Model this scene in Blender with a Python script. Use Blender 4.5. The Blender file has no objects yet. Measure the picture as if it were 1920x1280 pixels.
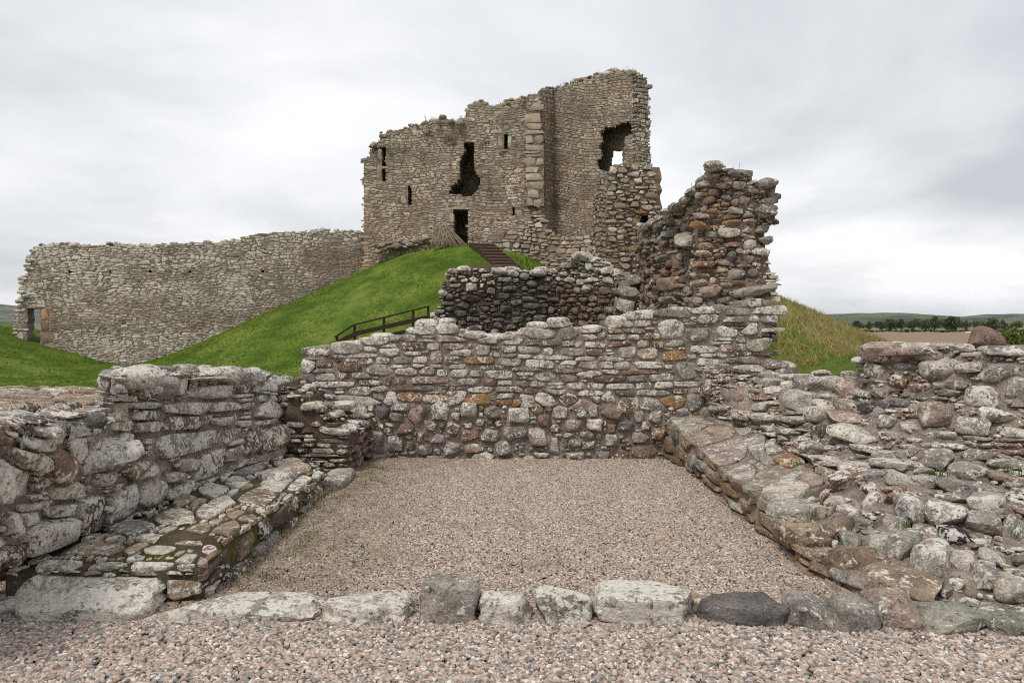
import bpy, bmesh, math, random
import numpy as np
from mathutils import Vector, noise as mnoise

# ------------------------------------------------------------------ camera, sky, sun, exposure
FPX, CX, HY, EYE = 1387.0, 960.0, 605.0, 1.6
scene = bpy.context.scene
COL = scene.collection
cam_data = bpy.data.cameras.new('camera')
cam_data.sensor_width = 36.0
cam_data.lens = FPX / 1920.0 * 36.0
cam_data.shift_y = -(640.0 - HY) / 1920.0
cam_data.clip_start = 0.05
cam_data.clip_end = 20000.0
cam = bpy.data.objects.new('camera', cam_data)
cam.location = (0, 0, EYE)
cam.rotation_euler = (math.radians(90), 0, 0)
COL.objects.link(cam)
scene.camera = cam

SUN_EL, SUN_AZ = math.radians(58), math.radians(215)      # azimuth measured clockwise from +Y
world = bpy.data.worlds.new('World')
scene.world = world
world.use_nodes = True
wn = world.node_tree.nodes
wl = world.node_tree.links
wn.clear()


def wnode(t, **kw):
    n = wn.new(t)
    for k, v in kw.items():
        setattr(n, k, v)
    return n


w_out = wnode('ShaderNodeOutputWorld')
w_bg = wnode('ShaderNodeBackground')
w_bg.inputs['Strength'].default_value = 0.1
w_sky = wnode('ShaderNodeTexSky', sky_type='NISHITA', sun_disc=False)
w_sky.sun_elevation = SUN_EL
w_sky.sun_rotation = SUN_AZ
w_sky.air_density = 1.5
w_sky.dust_density = 3.0
w_tc = wnode('ShaderNodeTexCoord')
w_sep = wnode('ShaderNodeSeparateXYZ')
wl.new(w_tc.outputs['Generated'], w_sep.inputs[0])
w_max = wnode('ShaderNodeMath', operation='MAXIMUM')
wl.new(w_sep.outputs['Z'], w_max.inputs[0])
w_max.inputs[1].default_value = 0.0
w_add = wnode('ShaderNodeMath', operation='ADD')
wl.new(w_max.outputs[0], w_add.inputs[0])
w_add.inputs[1].default_value = 0.22
w_dx = wnode('ShaderNodeMath', operation='DIVIDE')
w_dy = wnode('ShaderNodeMath', operation='DIVIDE')
wl.new(w_sep.outputs['X'], w_dx.inputs[0]); wl.new(w_add.outputs[0], w_dx.inputs[1])
wl.new(w_sep.outputs['Y'], w_dy.inputs[0]); wl.new(w_add.outputs[0], w_dy.inputs[1])
w_cmb = wnode('ShaderNodeCombineXYZ')
wl.new(w_dx.outputs[0], w_cmb.inputs[0]); wl.new(w_dy.outputs[0], w_cmb.inputs[1])
w_cmb.inputs[2].default_value = 3.7
w_n1 = wnode('ShaderNodeTexNoise')
w_n1.inputs['Scale'].default_value = 0.75
w_n1.inputs['Detail'].default_value = 5.0
w_n1.inputs['Roughness'].default_value = 0.5
w_n1.inputs['Distortion'].default_value = 0.3
wl.new(w_cmb.outputs[0], w_n1.inputs['Vector'])
w_ramp = wnode('ShaderNodeValToRGB')
w_ramp.color_ramp.elements[0].position = 0.36
w_ramp.color_ramp.elements[0].color = (0.50, 0.52, 0.555, 1)
w_ramp.color_ramp.elements[1].position = 0.64
w_ramp.color_ramp.elements[1].color = (0.88, 0.89, 0.905, 1)
wl.new(w_n1.outputs['Fac'], w_ramp.inputs[0])
w_mul = wnode('ShaderNodeVectorMath', operation='SCALE')
wl.new(w_ramp.outputs[0], w_mul.inputs[0])
w_mul.inputs['Scale'].default_value = 8.6
w_mix = wnode('ShaderNodeMix', data_type='RGBA')
w_mix.inputs['Factor'].default_value = 0.96          # nearly closed cloud cover
wl.new(w_sky.outputs[0], w_mix.inputs['A'])
wl.new(w_mul.outputs[0], w_mix.inputs['B'])
wl.new(w_mix.outputs['Result'], w_bg.inputs['Color'])
wl.new(w_bg.outputs[0], w_out.inputs['Surface'])

sun_data = bpy.data.lights.new('sun', 'SUN')
sun_data.energy = 1.5
sun_data.angle = math.radians(14)
sun_data.color = (1.0, 0.945, 0.86)
sun = bpy.data.objects.new('sun', sun_data)
sun_dir = Vector((math.sin(SUN_AZ) * math.cos(SUN_EL), math.cos(SUN_AZ) * math.cos(SUN_EL), math.sin(SUN_EL)))
sun.rotation_euler = sun_dir.to_track_quat('Z', 'Y').to_euler()
sun.location = sun_dir * 60
COL.objects.link(sun)

vs = scene.view_settings
vs.view_transform = 'Standard'
vs.look = 'None'
vs.exposure = 0.5
vs.gamma = 1.0
vs.use_curve_mapping = False
scene.cycles.use_denoising = False          # keep the fine grain of stone and gravel
scene.cycles.filter_width = 1.0

rng = np.random.default_rng(11)
random.seed(11)


def P(px, py, y):
    return ((px - CX) / FPX * y, y, EYE - (py - HY) / FPX * y)


def proj(p):
    p = np.asarray(p)
    return CX + FPX * p[..., 0] / p[..., 1], HY + FPX * (EYE - p[..., 2]) / p[..., 1]


# ------------------------------------------------------------------ materials
class NT:
    def __init__(self, name):
        self.m = bpy.data.materials.new(name)
        self.m.use_nodes = True
        self.n = self.m.node_tree.nodes
        self.l = self.m.node_tree.links
        self.b = self.n['Principled BSDF']
        self.b.inputs['Roughness'].default_value = 0.92
        self.b.inputs['Specular IOR Level'].default_value = 0.25
        g = self.n.new('ShaderNodeNewGeometry')
        self.pos = g.outputs['Position']
        self.nor = g.outputs['Normal']

    def noise(self, scale, detail=4, rough=0.55, dist=0.0, vec=None, out='Fac'):
        t = self.n.new('ShaderNodeTexNoise')
        t.inputs['Scale'].default_value = scale
        t.inputs['Detail'].default_value = detail
        t.inputs['Roughness'].default_value = rough
        t.inputs['Distortion'].default_value = dist
        self.l.new(vec or self.pos, t.inputs['Vector'])
        return t.outputs[out]

    def voro(self, scale, feature='F1', vec=None, out='Distance'):
        t = self.n.new('ShaderNodeTexVoronoi')
        t.feature = feature
        t.inputs['Scale'].default_value = scale
        self.l.new(vec or self.pos, t.inputs['Vector'])
        return t.outputs[out]

    def scalev(self, sx, sy, sz):
        t = self.n.new('ShaderNodeMapping')
        t.inputs['Scale'].default_value = (sx, sy, sz)
        self.l.new(self.pos, t.inputs['Vector'])
        return t.outputs[0]

    def math(self, op, a, b=None, clamp=False):
        t = self.n.new('ShaderNodeMath')
        t.operation = op
        t.use_clamp = clamp
        for i, x in enumerate((a, b)):
            if x is None:
                continue
            if isinstance(x, (int, float)):
                t.inputs[i].default_value = x
            else:
                self.l.new(x, t.inputs[i])
        return t.outputs[0]

    def maprange(self, v, a, b, c=0.0, d=1.0):
        t = self.n.new('ShaderNodeMapRange')
        for k, x in zip(('From Min', 'From Max', 'To Min', 'To Max'), (a, b, c, d)):
            if isinstance(x, (int, float)):
                t.inputs[k].default_value = x
            else:
                self.l.new(x, t.inputs[k])
        self.l.new(v, t.inputs['Value'])
        return t.outputs[0]

    def mix(self, f, a, b, mode='MIX'):
        t = self.n.new('ShaderNodeMix')
        t.data_type = 'RGBA'
        t.blend_type = mode
        for k, x in (('Factor', f), ('A', a), ('B', b)):
            s = t.inputs[k] if k == 'Factor' else [i for i in t.inputs if i.name == k and i.type == 'RGBA'][0]
            if isinstance(x, (int, float)):
                s.default_value = x
            elif isinstance(x, tuple):
                s.default_value = (*x, 1.0)[:4]
            else:
                self.l.new(x, s)
        return [o for o in t.outputs if o.type == 'RGBA'][0]

    def ramp(self, v, stops):
        t = self.n.new('ShaderNodeValToRGB')
        e = t.color_ramp.elements
        while len(e) < len(stops):
            e.new(0.5)
        for el, (p, c) in zip(e, stops):
            el.position = p
            el.color = (*c, 1.0)
        self.l.new(v, t.inputs[0])
        return t.outputs[0]

    def color(self, c):
        self.l.new(c, self.b.inputs['Base Color'])

    def bump(self, h, dist=0.01, strength=1.0):
        t = self.n.new('ShaderNodeBump')
        t.inputs['Distance'].default_value = dist
        t.inputs['Strength'].default_value = strength
        self.l.new(h, t.inputs['Height'])
        self.l.new(t.outputs[0], self.b.inputs['Normal'])


def stone_material(name, scale=1.0, lichen=(0.80, 0.755, 0.67), con=1.0):
    k = NT(name)
    at = k.n.new('ShaderNodeAttribute')
    at.attribute_name = 'tint'
    base, amt = at.outputs['Color'], at.outputs['Alpha']
    n1 = k.noise(7 / scale, 6, 0.6)
    n2 = k.noise(60 / scale, 5, 0.65)
    f1 = k.maprange(n1, 0.3, 0.7, 1 - 0.52 * con, 1 + 0.42 * con)
    f2 = k.maprange(n2, 0.3, 0.7, 1 - 0.45 * con, 1 + 0.42 * con)
    val = k.math('MULTIPLY', f1, f2)
    hsv = k.n.new('ShaderNodeHueSaturation')
    k.l.new(base, hsv.inputs['Color'])
    k.l.new(val, hsv.inputs['Value'])
    c = hsv.outputs[0]
    # warm iron staining
    st = k.maprange(k.noise(3.1 / scale, 5, 0.6, 0.6), 0.52, 0.68)
    c = k.mix(k.math('MULTIPLY', st, 0.25), c, (0.20, 0.125, 0.075))
    # crusty pale lichen with sharp edges, amount per stone
    ln = k.math('ADD', k.math('MULTIPLY', k.noise(9 / scale, 7, 0.62, 0.2), 0.5), k.math('MULTIPLY', k.noise(34 / scale, 6, 0.62), 0.5))
    th = k.maprange(amt, 0.0, 1.0, 0.64, 0.40)
    lm = k.maprange(k.math('SUBTRACT', ln, th), 0.0, 0.03)
    lv = k.maprange(k.noise(45 / scale, 4), 0.3, 0.7, 0.72, 1.08)
    lh = k.n.new('ShaderNodeHueSaturation')
    lh.inputs['Color'].default_value = (*lichen, 1)
    k.l.new(lv, lh.inputs['Value'])
    c = k.mix(k.math('MULTIPLY', lm, 0.86), c, lh.outputs[0])
    # small dark lichen spots
    dk = k.maprange(k.noise(26 / scale, 5, 0.6), 0.585, 0.65)
    c = k.mix(k.math('MULTIPLY', dk, 0.72 * con), c, (0.045, 0.04, 0.035))
    k.color(c)
    h = k.math('ADD', k.math('MULTIPLY', k.noise(22 / scale, 7, 0.68), 1.0), k.math('MULTIPLY', n2, 0.45))
    h = k.math('ADD', h, k.math('MULTIPLY', lm, 0.10))
    h = k.math('ADD', h, k.math('MULTIPLY', k.noise(9 / scale, 4, 0.55, 0.5), 1.3))
    k.bump(h, 0.026 * (1.0 if scale < 2 else 0.7), 1.0)
    return k.m


def mortar_material(name, col=(0.20, 0.15, 0.115), moss=0.0, scale=1.0, dark=0.0):
    k = NT(name)
    n1 = k.noise(5 / scale, 6, 0.6)
    n2 = k.noise(48 / scale, 6, 0.7)
    f = k.math('MULTIPLY', k.maprange(n1, 0.3, 0.7, 0.5, 1.35), k.maprange(n2, 0.3, 0.7, 0.45, 1.45))
    hsv = k.n.new('ShaderNodeHueSaturation')
    hsv.inputs['Color'].default_value = (*col, 1)
    k.l.new(f, hsv.inputs['Value'])
    c = hsv.outputs[0]
    pv = k.voro(70 / scale)
    c = k.mix(k.math('MULTIPLY', k.maprange(pv, 0.25, 0.05), 0.4), c, (0.40, 0.345, 0.30))
    if moss:
        mm = k.maprange(k.noise(4.2, 5, 0.6), 0.62 - 0.3 * moss, 0.68 - 0.3 * moss)
        c = k.mix(mm, c, k.ramp(k.noise(40, 4), [(0.3, (0.035, 0.036, 0.004)), (0.7, (0.12, 0.115, 0.015))]))
    k.color(c)
    k.bump(k.math('ADD', n2, k.math('MULTIPLY', k.maprange(pv, 0.0, 0.3, 1, 0), 0.35)), 0.03 * scale, 1.0)
    return k.m


M = {}
M['stone'] = stone_material('weathered_stone')
M['stone_far'] = stone_material('far_stone', 3.2, (0.77, 0.695, 0.615), 0.55)
M['mortar'] = mortar_material('lime_mortar', (0.36, 0.29, 0.24))
M['mortar_dark'] = mortar_material('dark_mortar', (0.14, 0.105, 0.08))
M['mortar_moss'] = mortar_material('mossy_joint', (0.13, 0.10, 0.075), moss=0.42)
M['mortar_far'] = mortar_material('far_mortar', (0.29, 0.232, 0.172), scale=4.0)
M['mortar_pale'] = mortar_material('pale_mortar', (0.37, 0.31, 0.255), scale=4.0)
M['rubble_core'] = mortar_material('rubble_core', (0.30, 0.215, 0.16), scale=2.0)


def gravel_material():
    k = NT('gravel_ground')
    v = k.voro(55, out='Color')
    sep = k.n.new('ShaderNodeSeparateColor')
    k.l.new(v, sep.inputs[0])
    c = k.ramp(sep.outputs[0], [(0.0, (0.20, 0.155, 0.13)), (0.4, (0.36, 0.27, 0.22)), (0.75, (0.42, 0.32, 0.27)), (1.0, (0.30, 0.28, 0.27))])
    k.color(c)
    k.bump(k.voro(55), 0.02, 1.0)
    return k.m


def pebble_material(name, weeds):
    k = NT(name)
    oi = k.n.new('ShaderNodeObjectInfo')
    r = oi.outputs['Random']
    t = k.n.new('ShaderNodeValToRGB')
    t.color_ramp.interpolation = 'CONSTANT'
    pal = [(0.0, (0.44, 0.335, 0.275)), (0.16, (0.31, 0.245, 0.20)), (0.32, (0.25, 0.235, 0.22)), (0.44, (0.52, 0.42, 0.35)),
           (0.58, (0.36, 0.335, 0.31)), (0.68, (0.64, 0.59, 0.53)), (0.75, (0.13, 0.125, 0.12)), (0.83, (0.41, 0.295, 0.235)), (0.91, (0.19, 0.14, 0.11))]
    if weeds:
        pal = [(p, (c[0] * 0.96, c[1] * 0.935, c[2] * 0.91)) for p, c in pal]
    e = t.color_ramp.elements
    while len(e) < len(pal):
        e.new(0.5)
    for el, (p, c) in zip(e, pal):
        el.position = p
        el.color = (*c, 1)
    k.l.new(r, t.inputs[0])
    c = t.outputs[0]
    wn_ = k.noise(120, 3)
    h = k.n.new('ShaderNodeHueSaturation')
    k.l.new(c, h.inputs['Color'])
    k.l.new(k.maprange(wn_, 0.3, 0.7, 0.8, 1.2), h.inputs['Value'])
    c = h.outputs[0]
    # yellowish algae stain along the left bench, with a shape of its own
    if weeds:
        sx = k.n.new('ShaderNodeSeparateXYZ')
        k.l.new(k.pos, sx.inputs[0])
        edge = k.maprange(k.math('ADD', sx.outputs[0], k.math('MULTIPLY', k.noise(0.9, 5, 0.65), 1.5)), -1.25, 0.15, 0.9, 0.0)
        c = k.mix(k.math('MULTIPLY', edge, k.maprange(k.noise(5, 5, 0.7), 0.35, 0.6, 0.35, 1.0)), c, (0.11, 0.085, 0.045), 'MIX')
        c2 = k.maprange(k.noise(1.6, 5, 0.6), 0.54, 0.7, 0, 0.5)
        c = k.mix(c2, c, (0.22, 0.155, 0.115))
    k.color(c)
    k.b.inputs['Roughness'].default_value = 0.8
    return k.m


M['gravel_bed'] = gravel_material()
M['pebble'] = pebble_material('pebble', True)
M['pebble_path'] = pebble_material('path_pebble', False)


def grass_ground(name, cols, scale=1.0):
    k = NT(name)
    n = k.noise(0.55 / scale, 6, 0.62)
    n2 = k.noise(14 / scale, 5, 0.7)
    f = k.math('ADD', k.math('MULTIPLY', k.maprange(n, 0.36, 0.64), 0.5), k.math('MULTIPLY', n2, 0.5))
    k.color(k.ramp(f, [(0.28, cols[0]), (0.5, cols[1]), (0.74, cols[2])]))
    k.bump(k.noise(25 / scale, 5, 0.7), 0.08, 1.0)
    return k.m


M['lawn'] = grass_ground('mown_grass', [(0.055, 0.10, 0.007), (0.10, 0.17, 0.013), (0.18, 0.22, 0.035)])


def blade_material(name, cols):
    k = NT(name)
    oi = k.n.new('ShaderNodeObjectInfo')
    f = k.math('ADD', k.math('MULTIPLY', oi.outputs['Random'], 0.55), k.math('MULTIPLY', k.maprange(k.noise(0.45, 6, 0.65), 0.3, 0.7), 0.55))
    k.color(k.ramp(f, [(0.2, cols[0]), (0.5, cols[1]), (0.85, cols[2])]))
    k.b.inputs['Roughness'].default_value = 0.7
    return k.m


M['blade'] = blade_material('grass_blade', [(0.055, 0.115, 0.005), (0.10, 0.18, 0.011), (0.20, 0.24, 0.035)])
M['blade_dry'] = blade_material('dry_grass_blade', [(0.14, 0.165, 0.03), (0.31, 0.265, 0.09), (0.46, 0.37, 0.17)])
M['blade_wall'] = blade_material('wall_grass_blade', [(0.10, 0.105, 0.028), (0.20, 0.165, 0.06), (0.30, 0.23, 0.10)])
M['weed'] = blade_material('weed_leaf', [(0.05, 0.10, 0.012), (0.07, 0.13, 0.02), (0.11, 0.16, 0.03)])


def plain(name, col, var=0.25, scale=8, rough=0.85, bump=0.01, stretch=None):
    k = NT(name)
    vec = k.scalev(*stretch) if stretch else None
    n = k.noise(scale, 6, 0.65, vec=vec)
    h = k.n.new('ShaderNodeHueSaturation')
    h.inputs['Color'].default_value = (*col, 1)
    k.l.new(k.maprange(n, 0.3, 0.7, 1 - var, 1 + var), h.inputs['Value'])
    k.color(h.outputs[0])
    k.bump(n, bump, 0.8)
    k.b.inputs['Roughness'].default_value = rough
    return k.m


M['wood'] = plain('brown_stained_wood', (0.055, 0.033, 0.024), 0.35, 12)
M['tread'] = plain('step_board', (0.19, 0.135, 0.11), 0.35, 12)
M['stick'] = plain('bare_stick', (0.21, 0.165, 0.115), 0.5, 6)
M['bark'] = plain('bark', (0.07, 0.055, 0.04), 0.3, 3)
M['leaf'] = blade_material('tree_leaf', [(0.03, 0.05, 0.012), (0.05, 0.08, 0.02), (0.08, 0.11, 0.03)])
M['leaf_bush'] = blade_material('bush_leaf', [(0.045, 0.075, 0.012), (0.075, 0.115, 0.02), (0.15, 0.15, 0.03)])
M['plough'] = plain('ploughed_earth', (0.235, 0.155, 0.10), 0.18, 0.35, 0.95, 0.05, (0.15, 1.0, 1.0))
M['hill'] = None


def field_material():
    k = NT('farmland')
    v = k.voro(0.0042, out='Color', vec=k.scalev(1.0, 0.5, 1.0))
    s = k.n.new('ShaderNodeSeparateColor')
    k.l.new(v, s.inputs[0])
    c = k.ramp(s.outputs[0], [(0.0, (0.075, 0.115, 0.03)), (0.35, (0.17, 0.135, 0.075)), (0.6, (0.10, 0.12, 0.04)), (0.85, (0.20, 0.15, 0.095))])
    n = k.noise(0.05, 6, 0.6)
    c = k.mix(k.maprange(n, 0.45, 0.7, 0, 0.5), c, (0.09, 0.105, 0.035))
    k.color(c)
    return k.m


M['field'] = field_material()


def hill_material():
    k = NT('hill_cover')
    v = k.voro(0.0030, out='Color', vec=k.scalev(1.0, 0.6, 1.0))
    s = k.n.new('ShaderNodeSeparateColor')
    k.l.new(v, s.inputs[0])
    c = k.ramp(s.outputs[0], [(0.0, (0.05, 0.07, 0.035)), (0.4, (0.14, 0.115, 0.07)), (0.65, (0.055, 0.075, 0.04)), (0.9, (0.09, 0.11, 0.045))])
    n = k.noise(0.006, 7, 0.65)
    c = k.mix(k.maprange(n, 0.5, 0.56), c, (0.028, 0.038, 0.02))
    k.color(c)
    return k.m


M['hill'] = hill_material()

PAL = dict(grey=(.315, .283, .248), light=(.47, .425, .36), dgrey=(.15, .14, .13), brown=(.215, .15, .105), tan=(.355, .275, .195),
           orange=(.30, .175, .085), red=(.26, .16, .122), black=(.04, .037, .036), dbrown=(.115, .082, .06), ggreen=(.295, .28, .232),
           pink=(.33, .25, .208), umber=(.27, .165, .098))

# ------------------------------------------------------------------ object helpers


def tag(o, label=None, cat=None, group=None, kind=None):
    if label:
        o['label'] = label
    if cat:
        o['category'] = cat
    if group:
        o['group'] = group
    if kind:
        o['kind'] = kind
    return o


def empty(name, loc, label=None, cat=None, group=None):
    o = bpy.data.objects.new(name, None)
    o.empty_display_size = 0.2
    o.location = loc
    COL.objects.link(o)
    return tag(o, label, cat, group)


def mesh_obj(name, verts, faces, mat, parent=None, smooth=False, origin=None, sharp=None, tint=None):
    v = np.asarray(verts, dtype=float)
    if origin is None:
        origin = v.mean(axis=0)
    origin = np.asarray(origin, dtype=float)
    me = bpy.data.meshes.new(name)
    me.from_pydata((v - origin).tolist(), [], faces if isinstance(faces, list) else faces.tolist())
    if tint is not None:
        a = me.attributes.new('tint', 'FLOAT_COLOR', 'POINT')
        a.data.foreach_set('color', np.asarray(tint, dtype=np.float32).ravel())
    if smooth:
        me.polygons.foreach_set('use_smooth', [True] * len(me.polygons))
        if sharp:
            me.set_sharp_from_angle(angle=math.radians(sharp))
    me.materials.append(mat)
    o = bpy.data.objects.new(name, me)
    COL.objects.link(o)
    if parent is not None:
        o.parent = parent
        o.location = Vector(origin.tolist()) - Vector(parent.location)
    else:
        o.location = origin.tolist()
    return o


def join_parts(parts):
    vs_, fs_, n = [], [], 0
    for v, f in parts:
        v = np.asarray(v)
        vs_.append(v)
        fs_.extend([[i + n for i in q] for q in f])
        n += len(v)
    return np.concatenate(vs_), fs_


def box_between(a, b, w, h):
    """a bar from a to b, w wide (sideways) and h high"""
    a, b = Vector(a), Vector(b)
    d = (b - a).normalized()
    side = d.cross(Vector((0, 0, 1)))
    if side.length < 1e-3:
        side = Vector((1, 0, 0))
    side.normalize()
    up = side.cross(d).normalized()
    vs_ = []
    for p in (a, b):
        for sx, sz in ((-1, -1), (1, -1), (1, 1), (-1, 1)):
            vs_.append(tuple(p + side * (sx * w / 2) + up * (sz * h / 2)))
    return np.array(vs_), [[0, 1, 2, 3], [7, 6, 5, 4], [4, 5, 1, 0], [5, 6, 2, 1], [6, 7, 3, 2], [7, 4, 0, 3]]


# ------------------------------------------------------------------ masonry
class Surf:
    """a wall face spanned by a grid of points, rows from top to bottom, columns left to right as one looks at the face"""

    def __init__(self, rows, raw=False):
        self.p = np.array([[c if raw else P(*c) for c in r] for r in rows], dtype=float)
        dc = np.linalg.norm(np.diff(self.p, axis=1), axis=2).mean(axis=0)
        dr = np.linalg.norm(np.diff(self.p, axis=0), axis=2).mean(axis=1)
        self.ku = np.concatenate([[0], np.cumsum(dc)])
        self.kv = np.concatenate([[0], np.cumsum(dr)])
        self.L, self.H = self.ku[-1], self.kv[-1]
        uu, vv = np.meshgrid(np.linspace(0, self.L, 160), np.linspace(0, self.H, 110))
        self.gu, self.gv = uu.ravel(), vv.ravel()
        self.gx, self.gy = proj(self.ev(self.gu, self.gv))

    def ev(self, u, v):
        u = np.asarray(u, dtype=float)
        v = np.asarray(v, dtype=float)
        i = np.clip(np.searchsorted(self.ku, u) - 1, 0, len(self.ku) - 2)
        j = np.clip(np.searchsorted(self.kv, v) - 1, 0, len(self.kv) - 2)
        a = ((u - self.ku[i]) / (self.ku[i + 1] - self.ku[i]))[..., None]
        b = ((v - self.kv[j]) / (self.kv[j + 1] - self.kv[j]))[..., None]
        p = self.p
        return (p[j, i] * (1 - a) + p[j, i + 1] * a) * (1 - b) + (p[j + 1, i] * (1 - a) + p[j + 1, i + 1] * a) * b

    def nor(self, u, v):
        e = 0.02 * min(self.L, self.H)
        tu = self.ev(u + e, v) - self.ev(u - e, v)
        tv = self.ev(u, v + e) - self.ev(u, v - e)
        n = np.cross(tv, tu)
        return n / np.linalg.norm(n, axis=-1, keepdims=True)

    def inv(self, px, py):
        k = np.argmin((self.gx - px) ** 2 + (self.gy - py) ** 2)
        return self.gu[k], self.gv[k]

    def hand(self, x0, y0, x1, y1):
        xc, yc = (x0 + x1) / 2, (y0 + y1) / 2
        u, v = self.inv(xc, yc)
        (ul, vl), (ur, vr), (ut, vt), (ub, vb) = self.inv(x0, yc), self.inv(x1, yc), self.inv(xc, y0), self.inv(xc, y1)
        a = math.hypot(ur - ul, 0.8 * (ub - ut)) / 2
        b = math.hypot(vb - vt, 0.8 * (vr - vl)) / 2
        return u, v, max(a, 0.03), max(b, 0.025)


def in_poly(px, py, poly):
    px = np.asarray(px, dtype=float)
    py = np.asarray(py, dtype=float)
    r = np.zeros(px.shape, dtype=bool)
    n = len(poly)
    for i in range(n):
        x0, y0 = poly[i]
        x1, y1 = poly[(i + 1) % n]
        if y0 == y1:
            continue
        c = ((y0 > py) != (y1 > py)) & (px < (x1 - x0) * (py - y0) / (y1 - y0) + x0)
        r ^= c
    return r


_TPL = {}


def stone_template(K, R):
    if (K, R) not in _TPL:
        f = []
        for r in range(R - 1):
            for k in range(K):
                k2 = (k + 1) % K
                f.append([r * K + k, r * K + k2, (r + 1) * K + k2, (r + 1) * K + k])
        c = R * K
        for k in range(K):
            f.append([(R - 1) * K + k, (R - 1) * K + (k + 1) % K, c])
        _TPL[(K, R)] = [q[::-1] for q in f]
    return _TPL[(K, R)]


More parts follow.
